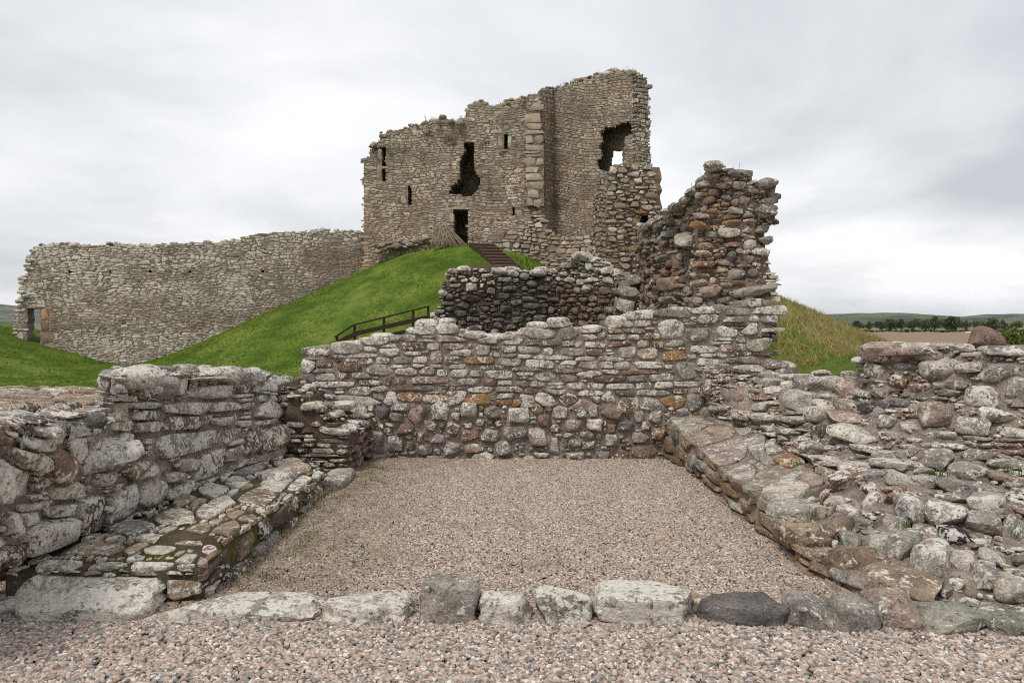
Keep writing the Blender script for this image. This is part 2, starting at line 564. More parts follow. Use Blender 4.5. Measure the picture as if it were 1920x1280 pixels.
class Wall:
    def __init__(self, name, label, cat, far=False, mortar='mortar', parts_max=300):
        self.name, self.label, self.cat, self.far, self.mortar = name, label, cat, far, mortar
        self.stones, self.cores, self.parts_max = [], [], parts_max
        self.extra = []

    # -- the solid behind the stones
    def core(self, s, back, res=0.1, inset=0.03, amp=0.02, mask=None, holes=(), jit=0.25):
        nu, nv = max(2, int(s.L / res)), max(2, int(s.H / res))
        uu, vv = np.meshgrid(np.linspace(0, s.L, nu + 1), np.linspace(0, s.H, nv + 1))
        ju = np.zeros_like(uu)
        jv = np.zeros_like(vv)
        ju[:, 1:-1] = rng.uniform(-jit, jit, ju[:, 1:-1].shape) * s.L / nu
        jv[1:-1, :] = rng.uniform(-jit, jit, jv[1:-1, :].shape) * s.H / nv
        u, v = uu + ju, vv + jv
        n = s.nor(u, v)
        dep = -inset + rng.uniform(-amp, amp, uu.shape)
        fr = s.ev(u, v) + n * dep[..., None]
        cu, cv = (uu[:-1, :-1] + uu[1:, 1:]) / 2, (vv[:-1, :-1] + vv[1:, 1:]) / 2
        px, py = proj(s.ev(cu, cv))
        solid = np.ones(cu.shape, dtype=bool)
        if mask is not None:
            solid &= in_poly(px, py, mask)
        hid = np.full(cu.shape, -1)
        for hi, (poly, depth) in enumerate(holes):
            hid[in_poly(px, py, poly)] = hi
        back = np.asarray(back, dtype=float)
        bk = fr + back + rng.uniform(-0.01, 0.01, fr.shape)
        V = [fr.reshape(-1, 3), bk.reshape(-1, 3)]
        nn = fr.shape[0] * fr.shape[1]
        W = nu + 1
        F = []
        layer = {}
        tot = 2 * nn
        for hi, (poly, depth) in enumerate(holes):
            if depth is not None:
                d = back / np.linalg.norm(back) * depth
                V.append((fr + d).reshape(-1, 3))
                layer[hi] = tot
                tot += nn
        # state: 0 empty, 1 solid, 2+hi hole
        st = np.where(~solid, 0, np.where(hid >= 0, 2 + hid, 1))
        for j in range(nv):
            for i in range(nu):
                q = st[j, i]
                if q == 0:
                    continue
                a, b, c, d = j * W + i, j * W + i + 1, (j + 1) * W + i + 1, (j + 1) * W + i
                if q == 1:
                    F.append([d, c, b, a])
                    F.append([nn + a, nn + b, nn + c, nn + d])
                    base = None
                else:
                    base = layer.get(q - 2)
                    if base is not None:
                        F.append([base + d, base + c, base + b, base + a])
                        F.append([nn + a, nn + b, nn + c, nn + d])
                    else:
                        continue
                for (dj, di, e0, e1) in ((-1, 0, a, b), (0, 1, b, c), (1, 0, c, d), (0, -1, d, a)):
                    jj, ii = j + dj, i + di
                    o = st[jj, ii] if (0 <= jj < nv and 0 <= ii < nu) else 0
                    if q == 1:
                        if o == 1:
                            continue
                        tb = layer.get(o - 2, nn) if o >= 2 else nn
                        F.append([e0, e1, tb + e1, tb + e0])
                    else:
                        if o == 0 or (o >= 2 and layer.get(o - 2) is None):
                            F.append([base + e0, base + e1, nn + e1, nn + e0])
        v = np.concatenate(V)
        used = np.unique([i for f in F for i in f])
        rm = -np.ones(len(v), dtype=int)
        rm[used] = np.arange(len(used))
        self.cores.append((v[used], [[int(rm[i]) for i in f] for f in F]))

    # -- the stones on a face
    def lay(self, s, style='rubble', size=(0.2, 0.1), small=None, hand=(), pal=None, lich=(0.2, 0.6), prot=0.04, joint=0.008, p=None, mask=None,
            holes=(), over=(0.0, 0.0, 0.0, 0.0), K=None, sparse=0.0, roundness=0.3, hook=None, grow=1.22, fill=1.0, depth=None, facets=None, bigskip=0.3, wob=0.012, gaps=0, straight=0.85, blocks=None):
        far = self.far
        K = K or (10 if far else 20)
        p0 = p or (4.5 if style == 'course' else 2.8)
        pal = pal or [(1, 'grey')]
        pw = np.array([w for w, _ in pal], dtype=float)
        pw /= pw.sum()
        S = []          # u v a b rot p colour
        for h in hand:
            x0, y0, x1, y1, c = h[:5]
            u, v, a, b = s.hand(x0, y0, x1, y1)
            S.append([u, v, a, b, rng.uniform(-0.06, 0.06), 3.4 if len(h) < 7 else h[6], c, (h[5] if len(h) > 5 else 1.0), True])
        nh = len(S)

        buf = np.zeros((20000, 4))
        for i_, q_ in enumerate(S):
            buf[i_] = q_[:4]

        def free(u, v, a, b, tol):
            if not S:
                return True
            A = buf[:len(S)]
            ox = (A[:, 2] + a) - np.abs(A[:, 0] - u)
            oy = (A[:, 3] + b) - np.abs(A[:, 1] - v)
            ov = np.clip(ox, 0, None) * np.clip(oy, 0, None)
            return not np.any((ov > tol * 4 * a * b) | (ov > tol * 4 * A[:, 2] * A[:, 3] * 1.5))

        def draw():
            return pal[rng.choice(len(pal), p=pw)][1]

        oL, oR, oT, oB = over
        if style == 'course':
            v = -oT * 0.5
            ph = rng.uniform(0, 6, 3)
            hsites = S[:nh]
            rowlist = []
            while v < s.H:
                h = size[1] * rng.lognormal(0, 0.28)
                u = -oL - rng.uniform(0, size[0])
                while u < s.L + oR:
                    w = size[0] * rng.lognormal(0, 0.38)
                    w = max(w, h * 0.7)
                    vc = v + h / 2 + wob * 3 * math.sin(u * 1.3 / max(size[0], .1) * 0.3 + ph[0]) + rng.uniform(-0.06, 0.06) * h
                    uc = u + w / 2
                    if rng.random() < 0.10:      # two thin stones in place of one
                        rowlist.append([uc, vc - h / 4, w / 2, h / 4])
                        rowlist.append([uc + rng.uniform(-.1, .1) * w, vc + h / 4, w / 2, h / 4])
                    else:
                        rowlist.append([uc, vc, w / 2, h / 2])
                    u += w
                v += h
            A = np.array([[q[0], q[1], q[2], q[3]] for q in hsites]) if nh else np.zeros((0, 4))
            for uc, vc, a, b in rowlist:
                if nh:
                    ox = np.clip((A[:, 2] + a) - np.abs(A[:, 0] - uc), 0, 2 * a)
                    oy = np.clip((A[:, 3] + b) - np.abs(A[:, 1] - vc), 0, 2 * b)
                    if np.any(ox * oy > bigskip * 4 * a * b):
                        continue
                if rng.random() < sparse:
                    continue
                S.append([uc, vc, a, b, rng.normal(0, 0.03), p0 * rng.uniform(0.7, 1.4), draw(), 1.0, False])

        def scatter(levels, n_mul):
            area = s.L * s.H
            for k, tol in levels:
                a0, b0 = size[0] / 2 * k, size[1] / 2 * k
                tries = min(int(n_mul * 3.0 * area / (4 * a0 * b0)), 9000)
                cu, cv = rng.uniform(-oL, s.L + oR, tries), rng.uniform(-oT, s.H + oB, tries)
                if mask is not None:
                    m_ = in_poly(*proj(s.ev(cu, cv)), mask)
                    cu, cv = cu[m_], cv[m_]
                ca = a0 * rng.lognormal(0, 0.22, len(cu))
                cb = b0 * rng.lognormal(0, 0.22, len(cu))
                for u, v, a, b in zip(cu, cv, ca, cb):
                    if len(S) < 19000 and free(u, v, a, b, tol):
                        buf[len(S)] = (u, v, a, b)
                        S.append([u, v, a, b, rng.normal(0, 0.16 if style == 'rubble' else 0.06), p0 * rng.uniform(0.8, 1.35), draw(), 1.0, False])
        if style == 'course':
            for i_, q_ in enumerate(S):
                buf[i_] = q_[:4]
            if gaps:
                scatter(((0.5, 0.10), (0.3, 0.12), (0.2, 0.15)), gaps)
        else:
            scatter([(k, t) for k, t in ((1.5, 0.05), (1.0, 0.08), (0.66, 0.10), (0.42, 0.12), (0.27, 0.14), (0.17, 0.16)) if small is not False or k > 0.4], fill)
        if not S:
            return
        A = np.array([q[:6] for q in S], dtype=float)
        pos = s.ev(A[:, 0], A[:, 1])
        px, py = proj(pos)
        ok = np.ones(len(S), dtype=bool)
        if mask is not None:
            ok &= in_poly(px, py, mask) | np.array([q[8] for q in S])
        for poly, _ in holes:
            ok &= ~in_poly(px, py, poly)
        idx = np.where(ok)[0]
        S = [S[i] for i in idx]
        A = A[idx]
        if not len(A):
            return
        M_ = 22 if far else 40
        th0 = np.arange(K) / K * 2 * math.pi
        if far:
            rings = [(1.0, -1), (0.985, 0.6), (0.82, 1.0)]
        else:
            rings = [(0.98, -1), (1.0, 0.0), (0.985, 0.55), (0.95, 0.84), (0.86, 0.97), (0.58, 1.0), (0.28, 1.0)]
        R = len(rings)
        tpl = stone_template(K, R)
        for i, q in enumerate(S):
            u, v, a, b, rot, pe, cname, pm, hnd = q
            near = np.where((np.abs(A[:, 0] - u) < (A[:, 2] + a) * 1.5) & (np.abs(A[:, 1] - v) < (A[:, 3] + b) * 1.5))[0]
            near = near[near != i]
            th = th0 + rng.uniform(-0.12, 0.12, K)
            # rays in own superellipse frame
            ct, stn = np.cos(th) * a, np.sin(th) * b
            rr = np.linspace(0.12, grow * 1.45, M_)
            X = ct[:, None] * rr[None, :]
            Y = stn[:, None] * rr[None, :]

            def metric(dx, dy, a_, b_, ro, pp):
                c_, s_ = math.cos(ro), math.sin(ro)
                xx = np.abs(dx * c_ + dy * s_) / a_
                yy = np.abs(-dx * s_ + dy * c_) / b_
                return (xx ** pp + yy ** pp) ** (1 / pp)
            own = metric(X, Y, a, b, rot, pe)
            bad = own > grow
            if len(near):
                B_ = A[near][:, :, None, None]
                dx_, dy_ = X[None] + u - B_[:, 0], Y[None] + v - B_[:, 1]
                cc, sn = np.cos(B_[:, 4]), np.sin(B_[:, 4])
                e_ = B_[:, 5]
                mt_ = (np.abs(dx_ * cc + dy_ * sn) / B_[:, 2]) ** e_ + (np.abs(dy_ * cc - dx_ * sn) / B_[:, 3]) ** e_
                bad |= (mt_ < own[None] ** e_).any(axis=0)
            UU, VV = u + X, v + Y
            if holes:
                xc_, yc_ = proj(pos[idx[i]])
                ext = 1.6 * max(a, b) * FPX / pos[idx[i]][1]
                for hp_, _ in holes:
                    if any(abs(hx - xc_) < ext + 14 and abs(hy - yc_) < ext + 14 for hx, hy in hp_):
                        bad |= in_poly(*proj(s.ev(UU, VV)), hp_)
            bad |= (UU < -oL) | (UU > s.L + oR) | (VV < -oT) | (VV > s.H + oB)
            first = np.where(bad.any(axis=1), bad.argmax(axis=1), M_ - 1)
            first = np.maximum(first - 1, 0)
            r = rr[first] + rng.uniform(0, rr[1] - rr[0], K) * 0.5
            if not far:
                r = 0.25 * np.roll(r, 1) + 0.5 * r + 0.25 * np.roll(r, -1)
            rx, ry = ct * r, stn * r
            # straighten the outline between a few corners, as broken and dressed stone is
            if pe >= 3.0:
                cr = np.concatenate([np.radians([45, 135, 225, 315]) + rng.normal(0, 0.22, 4), rng.uniform(0, 6.28, rng.integers(0, 4))])
            else:
                m_ = rng.integers(5, 8)
                cr = (np.arange(m_) + rng.uniform(-0.3, 0.3, m_)) / m_ * 6.283 + rng.uniform(0, 6)
            ci = np.unique(np.round(cr / 6.2832 * K).astype(int) % K)
            kk = (1.0 if pe >= 2.6 else 0.35)
            if len(ci) >= 4:
                qx, qy = rx.copy(), ry.copy()
                for t_ in range(len(ci)):
                    i0, i1 = ci[t_], ci[(t_ + 1) % len(ci)]
                    n_ = (i1 - i0) % K
                    for z_ in range(1, n_):
                        w_ = z_ / n_
                        g_ = (i0 + z_) % K
                        qx[g_] = rx[i0] * (1 - w_) + rx[i1] * w_
                        qy[g_] = ry[i0] * (1 - w_) + ry[i1] * w_
                rx, ry = rx + (qx - rx) * straight * kk, ry + (qy - ry) * straight * kk
            ln = np.hypot(rx, ry)
            k_ = np.clip((ln - joint * rng.uniform(0.5, 1.6)) / np.maximum(ln, 1e-6), 0.25, 1)
            rx, ry = rx * k_, ry * k_
            ln = ln * k_
            sz = min(a, b)
            if ln.mean() < 0.28 * sz or ln.mean() < (0.02 if far else 0.008):
                continue
            if blocks is not None:
                # a whole stone lying on its bed, its top level, half sunk in the face
                bp, bcut, btilt, bpush = blocks
                pc = s.ev(np.array(u + (rx.max() + rx.min()) / 2), np.array(v + (ry.max() + ry.min()) / 2))
                e_ = 0.02 * min(s.L, s.H)
                tu = s.ev(np.array(u + e_), np.array(v)) - s.ev(np.array(u - e_), np.array(v))
                tv = s.ev(np.array(u), np.array(v + e_)) - s.ev(np.array(u), np.array(v - e_))
                su, sv = np.linalg.norm(tu) / (2 * e_), np.linalg.norm(tv) / (2 * e_)
                tvn = tv / np.linalg.norm(tv)
                hx = (rx.max() - rx.min()) / 2 * su
                hv = (ry.max() - ry.min()) / 2 * sv
                hz = max(hv * max(abs(tvn[2]), 0.5), 0.012)
                hd = max(hx * 0.75, hv * math.hypot(tvn[0], tvn[1]) * 1.25, 0.02)
                nn_ = s.nor(np.array(u), np.array(v))
                push = min(hd, hz) * bpush * rng.uniform(-0.6, 1.4) * pm - hd * 0.45
                hor = np.array([nn_[0], nn_[1], 0.0])
                hor /= max(np.linalg.norm(hor), 1e-3)
                ctr = pc + hor * push
                ry_ = math.atan2(tu[1], tu[0]) + rng.normal(0, 0.12)
                big = max(hx, hz) / max(pc[1], 1) > 0.013
                W_, bf = boulder_mesh(ctr, (hx * 1.12, hd, hz * 1.12), bcut, bp * rng.uniform(0.75, 1.3) if not (hnd and pe < 2.6) else 2.4, ry_, 3 if big else 2, None, rng.normal(0, btilt))
                c = np.array(PAL[cname] if isinstance(cname, str) else cname) * rng.uniform(0.8, 1.2) * (1 + rng.normal(0, 0.014, 3))
                li = rng.uniform(*lich)
                if hook:
                    xx, yy = proj(pc)
                    c, li = hook(float(xx), float(yy), c, li, hnd)
                self.stones.append((4 * a * b / max(pc[1], 1) ** 2, W_, bf, np.tile([c[0], c[1], c[2], li], (len(W_), 1))))
                continue
            pr = prot * pm * rng.uniform(0.55, 1.45)
            if not hnd:
                pr *= min(1.0, 0.45 + 0.55 * sz / (min(size) / 2))
            pr = min(pr, 1.1 * max(sz, 0.01)) if not hnd else pr
            rd = np.clip(roundness * (1.5 if pe < 2.6 else 0.7) + rng.uniform(-0.15, 0.2), 0, 1)
            qq = 5.5 - 3.2 * rd
            dp = depth or (0.10 if not far else 0.2)
            lx, ly, lz = [], [], []
            for rho, hf in rings:
                lx.append(rx * rho)
                ly.append(ry * rho)
                if hf < 0:
                    lz.append(np.full(K, -dp))
                else:
                    dome = (1 - min(rho, 0.999) ** qq) ** (1 / 2.2)
                    hh = pr * ((1 - rd) * hf + rd * dome)
                    lz.append(np.full(K, hh))
            lx.append([0.0]); ly.append([0.0]); lz.append([pr])
            lx, ly, lz = (np.concatenate([np.asarray(t, dtype=float) for t in z]) for z in (lx, ly, lz))
            top = lz > -dp * 0.5
            tx, ty = rng.normal(0, 0.10, 2) * (pr / max(sz, 0.02))
            lz = lz + top * (lx * tx + ly * ty)
            nf = facets if facets is not None else (2 if far else 4)
            for _ in range(nf):
                az, el = rng.uniform(0, 2 * math.pi), rng.uniform(0.35, 1.15)
                nx, ny, nz = math.cos(az) * math.sin(el), math.sin(az) * math.sin(el), math.cos(el)
                dd = lx * nx + ly * ny + lz * nz
                mx = dd[top].max()
                lim = mx * rng.uniform(0.62, 0.95)
                ex = np.clip(dd - lim, 0, None) * top * 0.9
                lx -= ex * nx * 0.6; ly -= ex * ny * 0.6; lz -= ex * nz
            if not far:
                o1 = rng.uniform(0, 6, 6)
                k1 = 2.2 / max(sz, 0.03)
                dz = np.sin(lx * k1 * 1.3 + o1[0] + ly * k1) + 0.7 * np.sin(ly * k1 * 1.9 - lx * k1 * .8 + o1[1]) + 0.5 * np.sin(lx * k1 * 3.1 + o1[2]) * np.sin(ly * k1 * 2.7 + o1[3])
                lz = lz + top * dz * pr * 0.075
                lx = lx + top * np.sin(ly * k1 * 2.3 + lz * 30 + o1[4]) * sz * 0.03
            lz = np.where(top, np.maximum(lz, -0.02), lz)
            W_ = s.ev(u + lx, v + ly) + s.nor(np.array(u), np.array(v)) * lz[:, None]
            c = np.array(PAL[cname] if isinstance(cname, str) else cname) * rng.uniform(0.8, 1.2) * (1 + rng.normal(0, 0.014, 3))
            li = rng.uniform(*lich)
            if hook:
                pc = s.ev(np.array(u), np.array(v))
                xx, yy = proj(pc)
                c, li = hook(float(xx), float(yy), c, li, hnd)
            tint = np.tile([c[0], c[1], c[2], li], (len(W_), 1))
            area_px = 4 * a * b / max(pos[idx[i]][1], 1) ** 2
            self.stones.append((area_px, W_, tpl, tint))

    def boulder(self, center, size, c='grey', li=0.5, cuts=7, p=3.0, rot=0.0, sub=3, seed=None, tilt=0.0):
        W_, f = boulder_mesh(center, size, cuts, p, rot, sub, seed, tilt)
        col = np.array(PAL[c]) * rng.uniform(0.9, 1.1)
        tint = np.tile([*col, li], (len(W_), 1))
        self.stones.append((size[0] * size[2] * 4 / center[1] ** 2 + 1e-3, W_, f, tint))

    def finish(self, loc=None, piece='stone'):
        allc = np.concatenate([c[0] for c in self.cores]) if self.cores else np.concatenate([x[1] for x in self.stones])
        if loc is None:
            m = allc.mean(axis=0)
            loc = (m[0], m[1], allc[:, 2].min())
        e = empty(self.name, loc, self.label, self.cat)
        if self.cores:
            v, f = join_parts(self.cores)
            mesh_obj('mortar_core', v, f, M[self.mortar], e, smooth=not self.far)
        st = sorted(self.stones, key=lambda x: -x[0])
        mat = M['stone_far'] if self.far else M['stone']
        for x in st[:self.parts_max]:
            mesh_obj(piece, x[1], x[2], mat, e, smooth=True, sharp=(30 if self.far else 34), tint=x[3])
        rest = st[self.parts_max:]
        if rest:
            v, f = join_parts([(x[1], x[2]) for x in rest])
            o = mesh_obj('small_stones', v, f, mat, e, smooth=True, sharp=(30 if self.far else 34), tint=np.concatenate([x[3] for x in rest]))
            o['kind'] = 'stuff'
        return e


_ICO = {}


def ico(sub):
    if sub not in _ICO:
        bm = bmesh.new()
        bmesh.ops.create_icosphere(bm, subdivisions=sub, radius=1.0)
        bm.verts.index_update()
        _ICO[sub] = (np.array([v.co[:] for v in bm.verts]), [[v.index for v in f.verts] for f in bm.faces])
        bm.free()
    return _ICO[sub]


def boulder_mesh(center, size, cuts=7, p=3.0, rot=0.0, sub=3, seed=None, tilt=0.0):
    r_ = np.random.default_rng(seed) if seed is not None else rng
    v, f = ico(sub)
    d = (np.abs(v) ** p).sum(axis=1) ** (1 / p)
    v = v / d[:, None]
    for _ in range(cuts):
        n = r_.normal(0, 1, 3)
        n /= np.linalg.norm(n)
        dd = v @ n
        ex = np.clip(dd - dd.max() * r_.uniform(0.62, 0.92), 0, None)
        v = v - ex[:, None] * n * 0.95
    o = r_.uniform(0, 6, 8)
    dz = np.sin(v[:, 0] * 3 + o[0] + v[:, 1] * 2) + 0.7 * np.sin(v[:, 1] * 4 + v[:, 2] * 3 + o[1]) + 0.5 * np.sin(v[:, 2] * 6 + o[2]) * np.sin(v[:, 0] * 7 + o[3]) + 0.35 * np.sin(v[:, 0] * 11 + v[:, 1] * 9 + o[4])
    v = v * (1 + 0.03 * dz)[:, None]
    if sub >= 4:
        fo = Vector(r_.uniform(0, 50, 3).tolist())
        k_ = np.array([mnoise.fractal(Vector(p) * 2.4 + fo, 0.9, 2.1, 5) for p in v])
        v = v * (1 + 0.075 * k_)[:, None]
    lo, hi = v.min(axis=0), v.max(axis=0)
    v = (v - (lo + hi) / 2) / ((hi - lo) / 2)
    v = v * np.asarray(size)
    c, s = math.cos(rot), math.sin(rot)
    ct, st = math.cos(tilt), math.sin(tilt)
    x, z = v[:, 0] * ct - v[:, 2] * st, v[:, 0] * st + v[:, 2] * ct
    v = np.stack([x * c - v[:, 1] * s, x * s + v[:, 1] * c, z], axis=1)
    return v + np.asarray(center), f


# ================================================================== terrain
def smooth_max(a, b, k=0.6):
    h = np.clip(0.5 + 0.5 * (a - b) / k, 0, 1)
    return b * (1 - h) + a * h + k * h * (1 - h)


def terrain_z(x, y):
    x = np.asarray(x, dtype=float)
    y = np.asarray(y, dtype=float)
    base = np.full(np.broadcast(x, y).shape, -0.55)
    base = base - 0.35 * np.clip((y - 14) / 20, 0, 1)
    # gentle fall to the farmland
    base = base - 2.2 * np.clip((y - 50) / 60, 0, 1) - 2.0 * np.clip((x - 16) / 30, 0, 1)
    # castle mound
    dx = (x + 0.6) / 8.2
    dy = (y - 50.0) / 6.9
    rr = np.sqrt(dx * dx + dy * dy)
    ux = (x + 0.6) / np.maximum(np.hypot(x + 0.6, y - 50), 1e-3)
    reach = np.hypot((x + 0.6) * (1 - 1 / np.maximum(rr, 1e-3)), (y - 50) * (1 - 1 / np.maximum(rr, 1e-3))) * (rr > 1)
    dr_ = np.clip(x + 2.4, 0, 7)
    top_ = 6.22 - 0.12 * np.clip(-3.0 - x, 0, 5.8) - 0.12 * dr_ - 0.03 * dr_ ** 2
    m = top_ - np.where(x < -8, 0.47, 0.52) * np.clip(reach - 0.2, 0, None)
    z = smooth_max(m, base, 1.0)
    # rough bank running beside the broken wall
    bk = 3.75 - 0.40 * np.abs(x - 5.6) * np.where(x > 5.6, 1.0, 1.5) - 0.22 * np.clip(25 - y, 0, None) - 0.06 * np.clip(y - 30, 0, None)
    z = smooth_max(bk, z, 1.0)
    # bank at the far end of the curtain wall
    lb = -1.05 + 0.30 * (-21.7 - x) + 0.2 * np.clip(-27.0 - x, 0, None) - 0.05 * np.clip(36 - y, 0, None)
    lb = np.minimum(lb, 1.6)
    lb = lb - 0.25 * np.clip(y - 44, 0, None)
    z = np.where(x < -14, smooth_max(lb, z, 0.6), z)
    return z


def sheet(name, x0, x1, y0, y1, step, mat, zf, kind='structure'):
    nx, ny = int((x1 - x0) / step), int((y1 - y0) / step)
    xs, ys = np.meshgrid(np.linspace(x0, x1, nx + 1), np.linspace(y0, y1, ny + 1))
    zs = zf(xs, ys)
    v = np.stack([xs, ys, zs], axis=-1).reshape(-1, 3)
    i = np.arange(nx)[None, :] + (nx + 1) * np.arange(ny)[:, None]
    f = np.stack([i, i + 1, i + nx + 2, i + nx + 1], axis=-1).reshape(-1, 4)
    o = mesh_obj(name, v, f, mat, smooth=True, origin=(0, 0, 0))
    o['kind'] = kind
    return o


def lawn_z(x, y):
    z = terrain_z(x, y)
    n = np.sin(x * 1.1 + 0.4 * y) * 0.03 + np.sin(y * 0.9 - x * 0.5 + 1.3) * 0.04 + np.sin(x * 2.3 + y * 1.7) * 0.015
    return z + n


lawn = sheet('lawn', -60, 62, 8.0, 96, 0.55, M['lawn'], lawn_z)


def far_z(x, y):
    r = np.hypot(x, y)
    return -5.3 + 1.0 * np.sin(x * 0.004 + 1) * np.clip(r / 600, 0, 1) - 0.002 * np.clip(r - 300, 0, 3000)


# farmland out to the horizon: a polar sheet so that the near part is not too coarse
ang = np.linspace(0, 2 * math.pi, 97)
rad = np.concatenate([[0, 20, 40, 60, 80], np.geomspace(100, 9000, 40)])
AA, RR_ = np.meshgrid(ang, rad)
fx, fy = RR_ * np.sin(AA), RR_ * np.cos(AA)
fz = far_z(fx, fy)
i_ = np.arange(96)[None, :] + 97 * np.arange(len(rad) - 1)[:, None]
farm = mesh_obj('farmland', np.stack([fx, fy, fz], -1).reshape(-1, 3), np.stack([i_, i_ + 97, i_ + 98, i_ + 1], -1).reshape(-1, 4), M['field'], smooth=True, origin=(0, 0, 0))
farm['kind'] = 'structure'


def patch_sheet(name, pts, zoff, mat):
    """a field laid as a thin sheet over the farmland"""
    (xa, ya), (xb, yb) = pts
    n = 24
    xs, ys = np.meshgrid(np.linspace(xa, xb, n), np.linspace(ya, yb, n))
    v = np.stack([xs, ys, far_z(xs, ys) + zoff], -1).reshape(-1, 3)
    i = np.arange(n - 1)[None, :] + n * np.arange(n - 1)[:, None]
    o = mesh_obj(name, v, np.stack([i, i + 1, i + n + 1, i + n], -1).reshape(-1, 4), mat, smooth=True, origin=(0, 0, 0))
    o['kind'] = 'structure'
    return o


patch_sheet('ploughed_field', ((75, 120), (620, 520)), 0.25, M['plough'])


def hill(name, prof, y, depth, base):
    """a far ridge: profile of (px, py) at distance y"""
    px = np.array([a for a, _ in prof], float)
    py = np.array([b for _, b in prof], float)
    xs = np.linspace(px[0], px[-1], 120)
    hs = np.interp(xs, px, py)
    rows = []
    for t in np.linspace(-1, 1, 25):
        k = (1 - abs(t)) ** 0.8
        yy = y + t * depth
        X = (xs - CX) / FPX * y
        Zt = EYE - (hs - HY) / FPX * y
        z = base + (Zt - base) * k + np.sin(xs * 0.13 + t * 5) * 0.6 * k
        rows.append(np.stack([X, np.full_like(X, yy), z], -1))
    v = np.concatenate(rows)
    n = 120
    i = np.arange(n - 1)[None, :] + n * np.arange(24)[:, None]
    o = mesh_obj(name, v, np.stack([i, i + 1, i + n + 1, i + n], -1).reshape(-1, 4), M['hill'], smooth=True)
    o['kind'] = 'structure'
    return o


hill('hill', [(1100, 612), (1300, 604), (1450, 596), (1555, 589), (1600, 587), (1690, 586), (1720, 590), (1800, 594), (1900, 600), (2100, 606), (2300, 612)], 2600, 900, -14)
hill('hill', [(1500, 612), (1700, 603), (1800, 594), (1850, 589), (1925, 588), (2050, 592), (2300, 606), (2500, 612)], 3400, 900, -16)
hill('hill', [(-900, 612), (-600, 590), (-200, 572), (-20, 568), (10, 571), (60, 576), (130, 580), (300, 592), (500, 603), (700, 612)], 6000, 1500, -20)

# gravel floor of the room and of the path in front, as one bed under the loose stones
bed = sheet('gravel_bed', -7, 8, -4, 9.6, 0.25, M['gravel_bed'], lambda x, y: 0 * x - 0.012 + 0.006 * np.sin(x * 3) * np.sin(y * 2.3))


def gn_scatter(name, rect, z, density, mat, scale, squash, seed, sub=2):
    (x0, x1, y0, y1) = rect
    o = mesh_obj(name, [(x0, y0, z), (x1, y0, z), (x1, y1, z), (x0, y1, z)], [[0, 1, 2, 3]], mat)
    ng = bpy.data.node_groups.new(name, 'GeometryNodeTree')
    ng.interface.new_socket('Geometry', in_out='INPUT', socket_type='NodeSocketGeometry')
    ng.interface.new_socket('Geometry', in_out='OUTPUT', socket_type='NodeSocketGeometry')
    N, L = ng.nodes, ng.links
    gi, go = N.new('NodeGroupInput'), N.new('NodeGroupOutput')
    d = N.new('GeometryNodeDistributePointsOnFaces')
    d.inputs['Density'].default_value = density
    d.inputs['Seed'].default_value = seed
    L.new(gi.outputs[0], d.inputs['Mesh'])
    pb = N.new('GeometryNodeMeshIcoSphere')
    pb.inputs['Radius'].default_value = 1.0
    pb.inputs['Subdivisions'].default_value = sub
    sp = N.new('GeometryNodeSetPosition')
    nt = N.new('ShaderNodeTexNoise')
    nt.inputs['Scale'].default_value = 1.1
    vm = N.new('ShaderNodeVectorMath'); vm.operation = 'SUBTRACT'
    L.new(nt.outputs['Color'], vm.inputs[0]); vm.inputs[1].default_value = (0.5, 0.5, 0.5)
    vsn = N.new('ShaderNodeVectorMath'); vsn.operation = 'SCALE'
    L.new(vm.outputs[0], vsn.inputs[0]); vsn.inputs['Scale'].default_value = 0.9
    L.new(pb.outputs['Mesh'], sp.inputs['Geometry']); L.new(vsn.outputs[0], sp.inputs['Offset'])
    ss = N.new('GeometryNodeSetShadeSmooth')
    L.new(sp.outputs[0], ss.inputs['Geometry'])
    sm = N.new('GeometryNodeSetMaterial')
    sm.inputs['Material'].default_value = mat
    L.new(ss.outputs[0], sm.inputs['Geometry'])
    ip = N.new('GeometryNodeInstanceOnPoints')
    L.new(d.outputs['Points'], ip.inputs['Points'])
    L.new(sm.outputs[0], ip.inputs['Instance'])
    rr = N.new('FunctionNodeRandomValue'); rr.data_type = 'FLOAT_VECTOR'
    rr.inputs[0].default_value = (-0.5, -0.5, 0.0)
    rr.inputs[1].default_value = (0.5, 0.5, 6.283)
    L.new(rr.outputs[0], ip.inputs['Rotation'])
    rs = N.new('FunctionNodeRandomValue'); rs.data_type = 'FLOAT_VECTOR'
    rs.inputs[0].default_value = (scale * 0.75, scale * 0.55, scale * squash * 0.7)
    rs.inputs[1].default_value = (scale * 1.45, scale * 1.05, scale * squash * 1.3)
    rs.inputs['Seed'].default_value = 5
    L.new(rs.outputs[0], ip.inputs['Scale'])
    L.new(ip.outputs[0], go.inputs[0])
    md = o.modifiers.new('scatter', 'NODES')
    md.node_group = ng
    return o


g1 = gn_scatter('gravel', (-2.6, 2.6, 4.0, 8.95), 0.0, 7000, M['pebble'], 0.0105, 0.7, 3)
tag(g1, 'pink and grey gravel covering the floor between the stone benches', 'gravel', kind='stuff')
g2 = gn_scatter('gravel', (-4.6, 4.8, 2.2, 4.05), 0.0, 5200, M['pebble_path'], 0.0140, 0.7, 8)
tag(g2, 'loose pink and grey gravel of the path before the kerb stones', 'gravel', kind='stuff')


